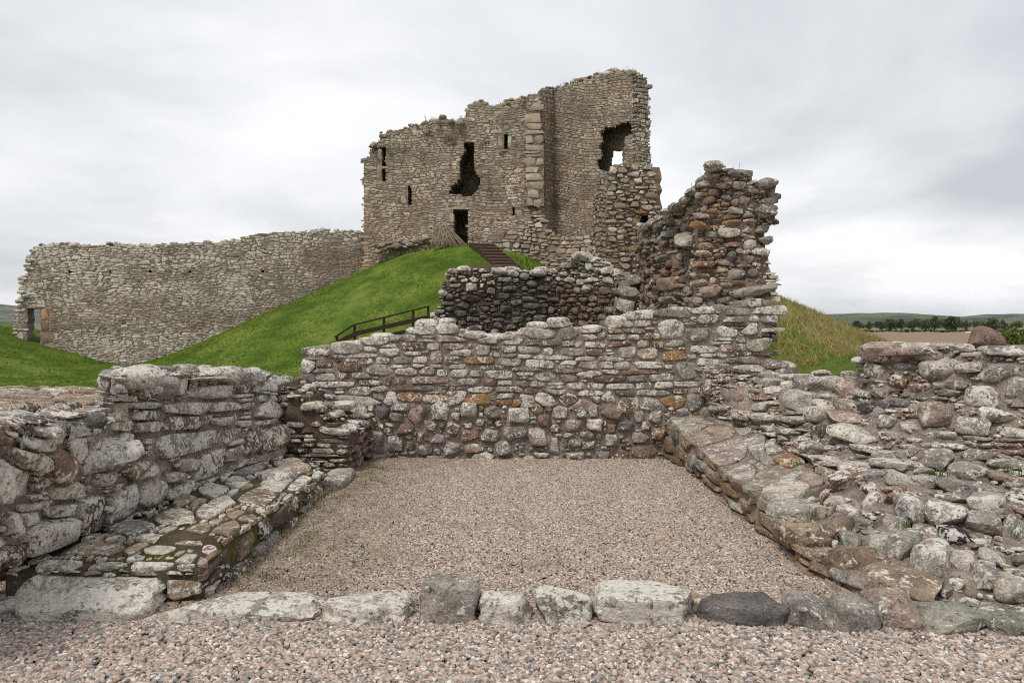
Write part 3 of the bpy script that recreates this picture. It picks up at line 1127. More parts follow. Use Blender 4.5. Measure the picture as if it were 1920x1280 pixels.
def gn_grass(name, obj, density, mat, h, w, seed, blades=7, group=None, lean=0.45):
    ng = bpy.data.node_groups.new(name, 'GeometryNodeTree')
    ng.interface.new_socket('Geometry', in_out='INPUT', socket_type='NodeSocketGeometry')
    ng.interface.new_socket('Geometry', in_out='OUTPUT', socket_type='NodeSocketGeometry')
    N, L = ng.nodes, ng.links
    gi, go = N.new('NodeGroupInput'), N.new('NodeGroupOutput')
    d = N.new('GeometryNodeDistributePointsOnFaces')
    d.inputs['Density'].default_value = density
    d.inputs['Seed'].default_value = seed
    L.new(gi.outputs[0], d.inputs['Mesh'])
    j = N.new('GeometryNodeJoinGeometry')
    r_ = random.Random(seed)
    for b in range(blades):
        c = N.new('GeometryNodeMeshCone')
        c.inputs['Vertices'].default_value = 3
        c.inputs['Radius Bottom'].default_value = w
        c.inputs['Depth'].default_value = h * r_.uniform(0.6, 1.25)
        t = N.new('GeometryNodeTransform')
        L.new(c.outputs['Mesh'], t.inputs['Geometry'])
        t.inputs['Translation'].default_value = (r_.uniform(-1, 1) * h * 0.6, r_.uniform(-1, 1) * h * 0.6, -h * 0.08)
        t.inputs['Rotation'].default_value = (r_.uniform(-1, 1) * lean, r_.uniform(-1, 1) * lean, r_.uniform(0, 6))
        L.new(t.outputs[0], j.inputs[0])
    sm = N.new('GeometryNodeSetMaterial')
    sm.inputs['Material'].default_value = mat
    L.new(j.outputs[0], sm.inputs['Geometry'])
    ip = N.new('GeometryNodeInstanceOnPoints')
    L.new(d.outputs['Points'], ip.inputs['Points'])
    L.new(sm.outputs[0], ip.inputs['Instance'])
    rr = N.new('FunctionNodeRandomValue'); rr.data_type = 'FLOAT_VECTOR'
    rr.inputs[0].default_value = (-lean * .6, -lean * .6, 0.0)
    rr.inputs[1].default_value = (lean * .6, lean * .6, 6.283)
    L.new(rr.outputs[0], ip.inputs['Rotation'])
    rs = N.new('FunctionNodeRandomValue'); rs.data_type = 'FLOAT'
    rs.inputs[2].default_value = 0.5
    rs.inputs[3].default_value = 1.5
    L.new(rs.outputs[1], ip.inputs['Scale'])
    L.new(ip.outputs[0], go.inputs[0])
    md = obj.modifiers.new('scatter', 'NODES')
    md.node_group = ng
    obj['kind'] = 'stuff'
    return obj


gr1 = sheet('grass', -36, 12, 24, 46, 0.9, M['lawn'], lambda x, y: lawn_z(x, y) - 0.03)
gn_grass('grass_blades', gr1, 80, M['blade'], 0.06, 0.010, 4, blades=8)
tag(gr1, 'short green grass on the castle mound and lawn', 'grass')
gr2 = sheet('grass', 5.2, 22, 13, 38, 0.6, M['lawn'], lambda x, y: lawn_z(x, y) - 0.03)
gn_grass('dry_grass_blades', gr2, 240, M['blade_dry'], 0.16, 0.0045, 6, blades=10, lean=0.9)
gr3 = sheet('grass', 4.5, 24, 10, 30, 0.6, M['lawn'], lambda x, y: lawn_z(x, y) - 0.05)
gn_grass('bank_grass_blades', gr3, 90, M['blade'], 0.10, 0.007, 9, blades=8, lean=0.7)
tag(gr3, 'green grass at the foot of the tawny bank', 'grass')
tag(gr2, 'long tawny grass on the bank beside the broken wall', 'grass')

# ================================================================== back wall of the room
G = 'grey'
back_pal = [(5, 'grey'), (2.2, 'light'), (1.2, 'pink'), (1.0, 'brown'), (0.5, 'tan'), (0.25, 'orange'), (0.3, 'dgrey'), (0.3, 'red')]
bw = Wall('ruined_wall', 'low lichened rubble wall closing the far end of the gravel floor', 'wall')
bw_top = [(560, 900), (556, 712), (566, 690), (583, 653), (624, 650), (684, 644), (687, 634), (730, 634), (761, 630), (778, 618), (799, 611), (857, 611), (862, 627), (946, 634), (981, 631), (992, 615),
          (1023, 606), (1069, 608), (1080, 617), (1139, 618), (1145, 602), (1174, 602), (1186, 588), (1296, 584), (1440, 560), (1452, 590), (1452, 612), (1428, 640), (1440, 680), (1490, 700), (1490, 900)]
s = Surf([[(552, 552, 8.8), (1000, 552, 8.82), (1300, 552, 8.8), (1495, 552, 8.75)], [(552, 740, 8.8), (1000, 740, 8.75), (1300, 740, 8.75), (1495, 740, 8.75)], [(552, 866, 8.75), (1000, 866, 8.7), (1300, 866, 8.7), (1495, 866, 8.75)]])
bw.core(s, (0, 0.9, 0), res=0.06, inset=0.012, amp=0.010, mask=bw_top)
bh = [(736, 736, 792, 755, 'orange'), (794, 738, 857, 755, 'orange'), (861, 738, 917, 759, 'orange'), (958, 741, 992, 763, 'orange'), (996, 730, 1043, 763, G), (1044, 734, 1089, 761, 'red'), (1097, 738, 1127, 761, G),
      (1125, 730, 1156, 759, G), (1224, 738, 1293, 761, 'orange'), (1266, 676, 1303, 709, G), (1239, 656, 1293, 676, 'orange'), (1195, 653, 1237, 676, 'tan'), (1235, 599, 1284, 641, G), (1151, 645, 1193, 672, 'light'),
      (985, 614, 1046, 639, 'light'), (1046, 616, 1089, 639, G), (832, 651, 888, 670, G), (894, 647, 921, 670, G), (807, 656, 834, 683, G), (680, 678, 739, 705, G), (568, 674, 600, 701, G), (629, 678, 676, 701, 'brown'),
      (584, 652, 624, 668, G), (624, 647, 682, 666, 'light'), (684, 631, 730, 649, 'light'), (712, 651, 761, 672, 'light'), (782, 683, 813, 703, G), (741, 687, 782, 703, G), (763, 720, 830, 734, G), (875, 724, 927, 738, G),
      (687, 736, 732, 753, G), (649, 720, 703, 743, G), (1077, 693, 1139, 709, G), (981, 674, 1035, 695, G), (1012, 652, 1040, 668, G), (1285, 611, 1342, 641, G), (1308, 589, 1366, 609, 'ggreen'), (1227, 583, 1296, 598, 'ggreen'),
      (1186, 585, 1227, 600, 'ggreen'), (1346, 608, 1385, 636, 'light'), (1385, 605, 1422, 627, 'light'), (1346, 641, 1381, 663, 'red'), (1396, 636, 1441, 660, 'light'), (1144, 600, 1174, 618, 'light'), (1112, 620, 1138, 640, G),
      (860, 627, 912, 640, 'light'), (776, 614, 820, 628, 'light'), (820, 609, 856, 626, 'light'), (938, 628, 970, 641, 'light'), (1023, 604, 1069, 614, 'light')]
bh2 = [(952, 765, 996, 792, 'light', 1.3), (923, 824, 963, 855, G, 1.5), (902, 805, 934, 834, G, 1.4), (834, 794, 865, 824, 'red', 1.2), (832, 826, 861, 851, G, 1.3), (861, 805, 898, 830, 'red'), (726, 817, 759, 846, G, 1.3),
       (1097, 784, 1127, 809, 'light', 1.3), (1154, 784, 1193, 807, 'dgrey'), (1178, 811, 1216, 830, G, 1.3), (1060, 822, 1093, 840, G, 1.3), (1093, 822, 1118, 844, G), (996, 846, 1033, 857, 'light'), (1197, 788, 1222, 807, G),
       (1185, 770, 1216, 792, G), (913, 761, 940, 784, G, 1.4), (730, 772, 757, 790, G, 1.2), (780, 811, 796, 830, G), (741, 792, 775, 813, 'red'), (1062, 846, 1098, 864, 'light', 2.2), (1033, 763, 1060, 784, G), (1010, 775, 1030, 800, 'red'),
       (1072, 765, 1100, 782, 'dgrey', 1.2), (1135, 815, 1160, 838, 'light'), (700, 760, 730, 785, 'dgrey'), (1218, 800, 1245, 822, 'orange')]


def bw_hook(x, y, c, li, h):
    if y > 800:
        li *= 0.8
    return c, li


bw.lay(s, 'course', size=(0.26, 0.088), hand=bh, pal=back_pal, lich=(0.3, 0.8), prot=0.02, joint=0.004, mask=[(500, 540), (1500, 540), (1500, 762), (500, 762)] and [p for p in bw_top if p[1] < 760] + [(1490, 760), (556, 760)],
       over=(0, 0, 0.0, 0), roundness=0.12, hook=bw_hook, bigskip=0.5, gaps=2, grow=1.55, straight=0.55)
low = [(556, 763), (1490, 763), (1490, 880), (556, 880)]
bw.lay(s, 'rubble', size=(0.20, 0.135), hand=bh2, pal=back_pal, lich=(0.25, 0.7), prot=0.05, joint=0.005, mask=low, roundness=0.5, fill=2, hook=bw_hook, grow=1.3, p=3.1)
for (x, y, w, h, c) in ((660, 646, 26, 9, 'light'), (1158, 604, 20, 13, 'light'), (1046, 603, 22, 9, 'ggreen'), (800, 611, 22, 14, 'light'), (838, 608, 16, 13, G), (716, 632, 24, 9, 'light'), (925, 633, 26, 9, 'light'), (1010, 611, 22, 9, 'light'),
                        (776, 622, 16, 9, G), (1110, 616, 20, 8, 'light'), (1210, 587, 22, 7, 'ggreen'), (1262, 583, 32, 8, 'ggreen'), (1330, 583, 28, 9, G)):
    q = P(x, y, 8.98)
    bw.boulder((q[0], 8.98, q[2]), (w * 8.9 / FPX, 0.2, h * 8.9 / FPX), c, 0.75, cuts=6, p=3.2)
# stones over the thickness of the wall top
for k in range(90):
    x = rng.uniform(575, 1400)
    yt = np.interp(x, [566, 583, 684, 761, 799, 857, 946, 992, 1069, 1139, 1186, 1400], [690, 653, 642, 630, 614, 614, 636, 618, 612, 619, 590, 584])
    Y = rng.uniform(9.05, 9.6)
    q = P(x, yt + rng.uniform(2, 10), 8.9)
    sz = rng.uniform(0.06, 0.16)
    bw.boulder((q[0], Y, q[2] - 0.02), (sz * 1.3, sz * 1.1, sz * 0.5), ['grey', 'light', 'pink'][k % 3], 0.6, cuts=5, p=3, sub=2)
bw.finish()

# ================================================================== tall broken end of the wall behind it
core_pal = [(1.6, 'umber'), (2, 'brown'), (2.8, 'grey'), (0.6, 'orange'), (2, 'pink'), (0.6, 'red'), (1.2, 'light'), (1, 'tan')]
pw_ = Wall('broken_wall', 'tall jagged wall stump with exposed rusty rubble core behind the low wall', 'wall', mortar='rubble_core')
front = [(1300, 640), (1298, 575), (1310, 540), (1318, 480), (1312, 420), (1322, 380), (1318, 350), (1328, 322), (1340, 306), (1356, 308), (1364, 320), (1395, 326), (1420, 338), (1450, 340), (1450, 372), (1457, 380), (1457, 408), (1436, 418), (1432, 440), (1436, 462),
         (1424, 478), (1424, 500), (1428, 530), (1442, 545), (1446, 565), (1453, 585), (1452, 640)]
s = Surf([[(1290, 295, 9.35), (1370, 295, 9.15), (1465, 295, 9.1)], [(1290, 450, 9.35), (1370, 450, 9.2), (1465, 450, 9.15)], [(1290, 640, 9.1), (1370, 640, 8.98), (1465, 640, 8.95)]])
pw_.core(s, (0.12, 0.9, 0), res=0.07, inset=0.02, amp=0.05, mask=front)
ph_ = [(1324, 305, 1352, 324, G, 2.0), (1421, 338, 1450, 353, 'ggreen', 2), (1427, 371, 1457, 386, 'grey', 1.6), (1416, 388, 1457, 410, 'ggreen', 2.0), (1414, 424, 1437, 442, G, 1.8), (1350, 430, 1386, 447, 'light', 1.5),
       (1375, 533, 1442, 555, 'ggreen', 1.8), (1386, 550, 1416, 574, G, 1.6), (1414, 563, 1447, 583, 'ggreen', 1.8), (1424, 580, 1453, 611, G, 2.2), (1370, 594, 1405, 607, 'light', 1.2), (1400, 505, 1422, 524, 'dgrey', 1.4),
       (1360, 470, 1380, 486, 'dgrey', 1.4), (1395, 448, 1420, 466, 'light', 1.3), (1375, 337, 1398, 353, G, 1.3), (1385, 368, 1408, 384, 'pink', 1.3), (1316, 575, 1350, 596, 'light', 1.5), (1345, 555, 1372, 574, 'dgrey', 1.5), (1330, 520, 1346, 532, 'light', 1.5)]


def pw_hook(x, y, c, li, h):
    if x > 1395 and not h:
        c = c * 0.5 + np.array(PAL['grey']) * 0.5
        li += 0.2
    if y < 350:
        li += 0.2
        c = c * 0.5 + np.array(PAL['grey']) * 0.5
    if y > 560:
        c = c * 0.5 + np.array(PAL['grey']) * 0.5
        li += 0.1
    return c, li


pw_.lay(s, 'rubble', size=(0.135, 0.065), hand=ph_, pal=core_pal, lich=(0.1, 0.5), prot=0.06, joint=0.004, mask=front, roundness=0.2, fill=2, hook=pw_hook, facets=7, grow=1.3, p=3.2, blocks=(4.6, 11, 0.13, 0.95))
# side face of the same wall, running back
side = [(1188, 640), (1192, 520), (1196, 432), (1212, 424), (1238, 414), (1246, 398), (1262, 392), (1288, 380), (1293, 356), (1306, 348), (1320, 345), (1327, 320), (1335, 640)]
s = Surf([[(1185, 300, 13.5), (1245, 300, 11.3), (1262, 300, 11.1), (1318, 300, 9.45)], [(1185, 430, 13.5), (1245, 430, 11.3), (1285, 430, 11.1), (1318, 430, 9.5)], [(1185, 590, 13.4), (1245, 590, 11.2), (1290, 590, 10.6), (1318, 590, 9.3)], [(1185, 650, 13.4), (1245, 650, 11.2), (1275, 650, 10.4), (1318, 650, 9.2)]])
pw_.core(s, (0.85, 0.25, 0), res=0.09, inset=0.02, amp=0.05, mask=side)
pw_.lay(s, 'rubble', size=(0.135, 0.065), hand=[(1239, 521, 1262, 549, 'tan', 2.0), (1242, 433, 1274, 446, 'ggreen', 2.2), (1246, 470, 1270, 480, 'light', 2), (1288, 440, 1306, 460, 'light', 1.6), (1252, 412, 1280, 424, 'ggreen', 1.6)],
        pal=core_pal, lich=(0.0, 0.3), prot=0.085, joint=0.005, mask=side, roundness=0.2, fill=1.6, facets=6, grow=1.3, p=3.2, blocks=(4.6, 11, 0.13, 0.95),
        hook=lambda x, y, c, li, h: ((c * 0.45 + np.array((.225, .165, .13)) * 0.55, li + 0.12) if x < 1243 else (c, li - 0.1)))
for (x, y, Y, w, h, c) in ((1338, 313, 9.2, 15, 9, G), (1300, 360, 9.9, 14, 8, 'ggreen'), (1270, 388, 10.6, 18, 7, 'ggreen'), (1252, 397, 11.0, 14, 6, G), (1222, 422, 12, 14, 6, G), (1437, 345, 9.25, 16, 8, 'ggreen'), (1437, 398, 9.1, 22, 10, 'ggreen'), (1438, 594, 8.95, 15, 15, G), (1285, 375, 10.2, 10, 7, 'pink'), (1318, 338, 9.5, 10, 7, G)):
    q = P(x, y, Y)
    pw_.boulder(q, (w * Y / FPX, 0.2, h * Y / FPX), c, 0.6, cuts=6, p=3.0)
pw_.finish()

# ================================================================== stub in the back left corner
st_ = Wall('wall_stub', 'dark stub of thin-bedded masonry with a sloping top in the back corner of the room', 'wall', mortar='mortar_dark')
dark_pal = [(3, 'brown'), (2, 'dbrown'), (1, 'pink'), (1, 'grey')]
smask = [(500, 722), (530, 724), (560, 738), (600, 773), (640, 812), (656, 830), (656, 900), (500, 900)]
sf = Surf([[(524, 720, 7.98), (655, 720, 7.92)], [(524, 890, 7.85), (650, 890, 7.82)]])
st_.core(sf, (0, 0.75, 0), res=0.045, inset=0.02, amp=0.012, mask=smask)
st_.lay(sf, 'course', size=(0.20, 0.05), pal=dark_pal, lich=(0.3, 0.6), prot=0.03, joint=0.004, roundness=0.15, mask=smask, gaps=1, grow=1.3)
sr = Surf([[(652, 828, 7.9), (695, 797, 8.68)], [(648, 887, 7.85), (694, 858, 8.68)]])
st_.core(sr, (-0.5, 0, 0), res=0.06, inset=0.03, amp=0.015)
st_.lay(sr, 'course', size=(0.24, 0.08), pal=dark_pal, lich=(0.2, 0.5), prot=0.03, joint=0.006, over=(0, 0, .02, 0))
stp = Surf([[(565, 714, 8.7), (630, 748, 8.7), (697, 795, 8.7)], [(546, 737, 7.9), (600, 773, 7.87), (655, 827, 7.85)]])
st_.lay(stp, 'rubble', size=(0.24, 0.13), pal=[(3, 'light'), (2, 'pink'), (1, 'grey')], lich=(0.4, 0.8), prot=0.022, joint=0.006, roundness=0.2, over=(.02, .02, .02, .03), fill=2, grow=1.3, blocks=(4.5, 6, 0.12, 0.5))
st_.core(stp, (-0.06, 0.0, -0.3), res=0.06, inset=0.02)
st_.finish()

# ================================================================== left wall
left_pal = [(4, 'grey'), (2.5, 'light'), (1.6, 'brown'), (1, 'tan'), (0.6, 'dgrey'), (0.5, 'pink')]
lw = Wall('ruined_wall', 'stepped wall of big lichen-crusted stones rising behind the mossy bench', 'wall')
s = Surf([[(-330, 800, 2.9), (-120, 800, 3.3), (40, 792, 3.9), (190, 785, 4.75), (206, 700, 4.9), (350, 698, 6.0), (500, 700, 7.9), (566, 715, 8.65)],
          [(-330, 900, 2.9), (-120, 900, 3.35), (40, 880, 3.95), (190, 862, 4.8), (210, 800, 4.95), (345, 790, 5.95), (480, 785, 7.4), (560, 785, 8.2)],
          [(-340, 1190, 3.0), (-120, 1145, 3.4), (67, 1052, 4.15), (200, 1000, 4.9), (222, 992, 5.0), (330, 940, 5.75), (450, 888, 6.85), (550, 858, 7.7)]])
LB = (-0.42, 0.78, 0.0)
grid_l = s.p
grid_l[1, :, 0] -= 0.04
grid_l[2, :, 0] -= 0.08
grid_l[0, :, 2] -= 0.05
sA = Surf([[tuple(p) for p in r[:3]] + [e] for r, e in zip(grid_l, (P(207, 784, 4.9), P(214, 862, 4.97), tuple(grid_l[2][4] + np.array([0.0, 0.03, 0.0]))))], raw=True)
sB = Surf([[tuple(p) for p in r[4:]] for r in grid_l], raw=True)
for s in (sA, sB):
    lw.core(s, LB, res=0.07, inset=0.02, amp=0.02)
lh = [(203, 684, 330, 730, 'light', 2.2), (272, 704, 358, 748, 'grey', 2.0), (340, 688, 470, 718, 'light', 2.0), (465, 688, 504, 724, 'light', 1.8), (357, 718, 438, 747, 'light', 1.5), (162, 738, 212, 770, 'light', 1.2), (213, 740, 270, 752, 'tan', .8), (213, 753, 305, 765, 'light', .8),
      (313, 748, 385, 776, 'light', 1.2), (388, 748, 460, 775, G), (255, 766, 310, 788, 'dgrey'), (303, 775, 392, 808, 'brown', 1.2), (392, 780, 450, 798, 'light'), (252, 786, 300, 812, G), (295, 803, 420, 850, 'grey', 1.2, 5), (420, 800, 452, 830, G),
      (483, 704, 560, 740, 'light'), (480, 752, 552, 785, 'tan'), (495, 786, 545, 855, 'brown', 1, 5), (455, 800, 495, 860, 'brown'), (415, 830, 460, 870, 'tan'), (135, 815, 293, 880, 'light', 3.0, 4.5), (103, 773, 220, 823, 'dgrey', 2.6), (52, 775, 118, 820, G, 2),
      (0, 785, 27, 830, 'light', 2), (28, 815, 98, 850, G, 2), (0, 832, 82, 885, 'tan', 2), (80, 842, 142, 915, 'brown', 2), (-10, 858, 50, 945, 'light', 2), (160, 875, 232, 910, G, 1.5), (230, 862, 282, 900, 'brown', 1), (200, 898, 265, 970, 'grey', 1.3, 5),
      (263, 885, 318, 945, 'light', 1.8), (283, 878, 357, 905, 'tan', 1.8), (318, 903, 352, 930, 'tan', 1.5), (310, 860, 380, 890, 'light', 1.4), (0, 945, 30, 1020, 'brown', 1.5), (25, 965, 142, 1045, 'brown', 1.8, 4.5), (140, 920, 198, 1000, 'dbrown', 1.5),
      (95, 905, 155, 940, 'light', 1.2), (-10, 1015, 55, 1070, 'dbrown', 1.8), (360, 845, 430, 895, 'brown', 1.2)]
for s, hs_ in ((sA, [h for h in lh if h[0] + h[2] < 415]), (sB, [h for h in lh if h[0] + h[2] >= 415])):
    lw.lay(s, 'course', size=(0.24, 0.10), hand=hs_, pal=left_pal, lich=(0.45, 0.85), prot=0.038, joint=0.006, roundness=0.25, over=(0, 0, 0.06, 0.02), bigskip=0.45, gaps=2, grow=1.35, straight=0.7)
topf = [(q[0], q[1], q[2] - 0.05) for q in map(lambda c: P(*c), ((-330, 800, 2.9), (-120, 800, 3.3), (40, 792, 3.9), (190, 785, 4.75), (206, 700, 4.9), (350, 698, 6.0), (500, 700, 7.9), (566, 715, 8.65)))]
for tf_ in (topf[:4], topf[4:]):
    s = Surf([[(p[0] + LB[0], p[1] + LB[1], p[2] + 0.02) for p in tf_], [(p[0], p[1], p[2] + 0.01) for p in tf_]], raw=True)
    lw.lay(s, 'rubble', size=(0.34, 0.22), pal=left_pal, lich=(0.4, 0.8), prot=0.045, joint=0.006, roundness=0.25, over=(0, 0.03, 0.03, 0.03), fill=2, grow=1.3)
pe_ = P(206, 700, 4.9)
pf_ = P(210, 800, 4.95)
s = Surf([[(pe_[0] + LB[0], pe_[1] + LB[1], pe_[2]), pe_], [(pf_[0] + LB[0], pf_[1] + LB[1], pf_[2]), pf_]], raw=True)
lw.lay(s, 'course', size=(0.2, 0.09), pal=left_pal, lich=(0.4, 0.8), prot=0.06)
for (x, y, Y, w, h, d, c, li) in ((266, 707, 5.2, 66, 23, .28, 'light', .75), (410, 704, 6.7, 68, 16, .3, 'light', .7), (484, 706, 7.5, 22, 18, .25, 'light', .7), (160, 798, 4.55, 60, 26, .25, 'dgrey', .15), (85, 797, 4.2, 38, 24, .22, 'grey', .4), (14, 806, 3.85, 24, 24, .2, 'light', .6),
                                  (212, 848, 4.85, 80, 26, .16, 'light', .75), (40, 860, 3.95, 44, 28, .16, 'tan', .4), (110, 878, 4.3, 32, 36, .15, 'brown', .6), (20, 905, 3.8, 32, 44, .15, 'light', .7), (314, 727, 5.6, 44, 22, .18, 'grey', .3), (360, 690, 6.6, 26, 8, .2, 'grey', .5)):
    q = P(x, y, Y)
    lw.boulder((q[0] - 0.06, q[1], q[2]), (w * Y / FPX * 0.55, w * Y / FPX * 0.9, h * Y / FPX), c, li, cuts=8, p=3.2, rot=-0.6)
lw.finish()

# ================================================================== left bench
lb = Wall('stone_bench', 'mossy low stone bench along the left wall of the room', 'bench', mortar='mortar_moss')
bench_f = [(608, 887, 6.97), (530, 940, 5.71), (430, 1002, 4.63), (392, 1042, 4.38), (378, 1066, 4.27)]
bench_b = [(547, 855, 7.65), (423, 890, 6.65), (267, 966, 5.2), (140, 1013, 4.62), (10, 1070, 4.2)]
A3 = np.array([P(*c) for c in bench_b]); B3 = np.array([P(*c) for c in bench_f])
s = Surf([[tuple(p) for p in A3[::-1]], [tuple(p) for p in ((A3 + B3) / 2)[::-1]], [tuple(p) for p in B3[::-1]]], raw=True)
lb.core(s, (0, 0, -0.5), res=0.05, inset=0.012, amp=0.008)
lbh = [(60, 1040, 160, 1085, 'light'), (113, 1008, 245, 1043, 'tan'), (162, 1042, 232, 1082, 'light'), (234, 1042, 330, 1080, 'light'), (200, 968, 298, 1003, 'grey'), (248, 1000, 318, 1018, 'light'), (265, 1020, 345, 1040, 'light'), (325, 1000, 395, 1030, 'tan'),
       (395, 975, 465, 1003, 'tan'), (280, 950, 385, 982, 'tan'), (352, 950, 422, 972, 'light'), (300, 925, 380, 950, 'tan'), (383, 932, 458, 950, 'light'), (355, 905, 437, 932, 'light'), (435, 915, 525, 948, 'brown'), (482, 885, 560, 920, 'light'), (410, 895, 470, 913, 'grey'),
       (425, 867, 505, 893, 'grey', 2.5, 2.6), (508, 857, 600, 886, 'tan'), (0, 1048, 60, 1082, 'light'), (330, 1036, 372, 1060, 'light'), (525, 890, 600, 925, 'tan')]
lb.lay(s, 'rubble', size=(0.26, 0.17), hand=lbh, pal=[(3, 'light'), (4, 'tan'), (2, 'pink'), (2, 'grey')], lich=(0.4, 0.75), prot=0.011, joint=0.007, roundness=0.1, over=(0.0, 0.0, 0.0, 0.015), p=4.2, fill=5, facets=1, grow=1.5, straight=0.7, depth=0.03)
bot = [(p[0] + 0.03, p[1] - 0.02, -0.03) for p in B3]
s = Surf([[tuple(p) for p in B3[::-1]], bot[::-1]], raw=True)
lb.core(s, (-0.4, 0, 0), res=0.06, inset=0.03, amp=0.012)
lb.lay(s, 'course', size=(0.45, 0.085), pal=[(3, 'brown'), (2, 'dbrown'), (1.5, 'grey'), (1, 'tan')], lich=(0.25, 0.6), prot=0.022, joint=0.005, over=(0, 0.05, 0.0, 0), roundness=0.08, gaps=1, grow=1.35)
ea, eb = A3[-1], B3[-1]
s = Surf([[tuple(ea), tuple(eb)], [(ea[0], ea[1] - 0.02, -0.03), (eb[0], eb[1] - 0.02, -0.03)]], raw=True)
lb.core(s, (0, 0.2, 0), res=0.06, inset=0.02, amp=0.01)
lb.lay(s, 'course', size=(0.3, 0.1), pal=[(3, 'grey'), (2, 'tan'), (2, 'light')], lich=(0.4, 0.75), prot=0.035, joint=0.005, gaps=1, grow=1.3)
# low step at the far end
q = P(632, 892, 7.25)
lb.boulder((q[0] - 0.04, 7.4, 0.02), (0.14, 0.40, 0.075), 'grey', 0.5, cuts=4, p=5)
lb.boulder((-1.86, 6.72, 0.07), (0.13, 0.3, 0.10), 'brown', 0.5, cuts=4, p=5)
lb.boulder((-2.1, 6.65, 0.21), (0.16, 0.24, 0.075), 'grey', 0.6, cuts=6, p=2.8)
lb.finish()

# ================================================================== right bench
rb = Wall('stone_bench', 'slab-topped stone bench along the right wall of the room', 'bench', mortar='mortar')
rf = [(1248, 776, 8.85), (1300, 826, 7.85), (1345, 868, 6.95), (1400, 912, 6.05), (1456, 948, 5.4)]
rk = [(1338, 776, 8.85), (1410, 800, 8.0), (1450, 822, 7.4), (1525, 875, 6.45), (1556, 906, 5.95)]
A3 = np.array([P(*c) for c in rk]); B3 = np.array([P(*c) for c in rf])
s = Surf([[tuple(p) for p in A3], [tuple(p) for p in (A3 + B3) / 2], [tuple(p) for p in B3]], raw=True)
rb.core(s, (0, 0, -0.6), res=0.05, inset=0.012, amp=0.008)
rh = [(1413, 905, 1548, 945, 'light', 1.8, 5), (1345, 868, 1445, 915, 'light', 1, 5), (1370, 818, 1460, 850, 'grey', 1.6, 5), (1440, 850, 1518, 872, 'orange', 1.2, 5), (1300, 795, 1400, 818, 'tan', 1, 5), (1462, 828, 1490, 850, 'red', 1.5), (1440, 826, 1462, 845, 'red', 1.3),
      (1255, 772, 1330, 790, 'tan', 1, 5), (1450, 890, 1500, 905, 'light', 1), (1500, 868, 1530, 884, 'red', 1.2), (1280, 785, 1350, 800, 'pink', 1, 5)]
rb.lay(s, 'course', size=(0.46, 0.26), hand=rh, pal=[(5, (.36, .30, .245)), (4, (.40, .35, .295)), (2, 'pink')], lich=(0.3, 0.55), prot=0.014, joint=0.003, roundness=0.05, over=(0, 0.02, 0, 0.03), p=8, facets=1, gaps=1, grow=1.4, straight=0.3, bigskip=0.6, depth=0.03)
bot = [(p[0] - 0.02, p[1] - 0.02, -0.03) for p in B3]
end_b = P(1512, 1075, 4.72)
s = Surf([[tuple(p) for p in B3] + [P(1502, 986, 4.94)], bot + [(end_b[0], end_b[1], -0.03)]], raw=True)
bench_brown = [(3, 'brown'), (2, 'umber'), (2, 'tan'), (1, 'grey'), (1, 'pink')]
rb.core(s, (0.4, 0.2, 0), res=0.06, inset=0.03, amp=0.012)
rb.lay(s, 'course', size=(0.36, 0.085), pal=bench_brown, lich=(0.1, 0.42), prot=0.035, joint=0.006, over=(0, 0.04, 0.0, 0), roundness=0.2)
s = Surf([[P(1500, 1035, 4.9), P(1552, 1058, 4.6), P(1612, 1080, 4.3)], [(end_b[0] - .02, end_b[1], -0.03), (1.93, 4.46, -0.03), (1.98, 4.2, -0.03)]], raw=True)
rb.core(s, (0.4, 0.2, 0), res=0.06, inset=0.03, amp=0.012)
rb.lay(s, 'course', size=(0.26, 0.12), pal=bench_brown, lich=(0.1, 0.42), prot=0.035, joint=0.006, roundness=0.1)
# end return of the bench
s = Surf([[P(1455, 950, 5.38), P(1500, 948, 5.35), P(1552, 915, 5.8)], [P(1500, 1000, 4.92), P(1525, 1010, 4.9), P(1570, 985, 5.1)], [P(1520, 1072, 4.75), P(1560, 1060, 4.8), P(1600, 1040, 4.85)]], raw=True)
rb.core(s, (0.3, 0.5, -0.3), res=0.06, inset=0.03, amp=0.012)
rb.lay(s, 'course', size=(0.30, 0.11), pal=[(3, 'tan'), (2, 'brown'), (2, 'light'), (1, 'orange')], lich=(0.15, 0.5), prot=0.06, joint=0.006, roundness=0.3, over=(0.04, 0, 0.02, 0))
for (x, y, Y, w, h, d, c) in ((1492, 962, 5.12, 46, 15, .17, 'light'), (1500, 992, 4.98, 40, 12, .16, 'tan'), (1512, 1018, 4.85, 34, 11, .15, 'brown'), (1532, 1042, 4.72, 30, 11, .14, 'tan'), (1582, 1062, 4.58, 40, 12, .16, 'brown'), (1640, 1092, 4.4, 44, 12, .16, 'tan')):
    q = P(x, y, Y)
    rb.boulder((q[0] + 0.03, q[1] + 0.08, q[2]), (w * Y / FPX, d, h * Y / FPX), c, 0.4, cuts=2, p=9, rot=0.35)
rb.finish()

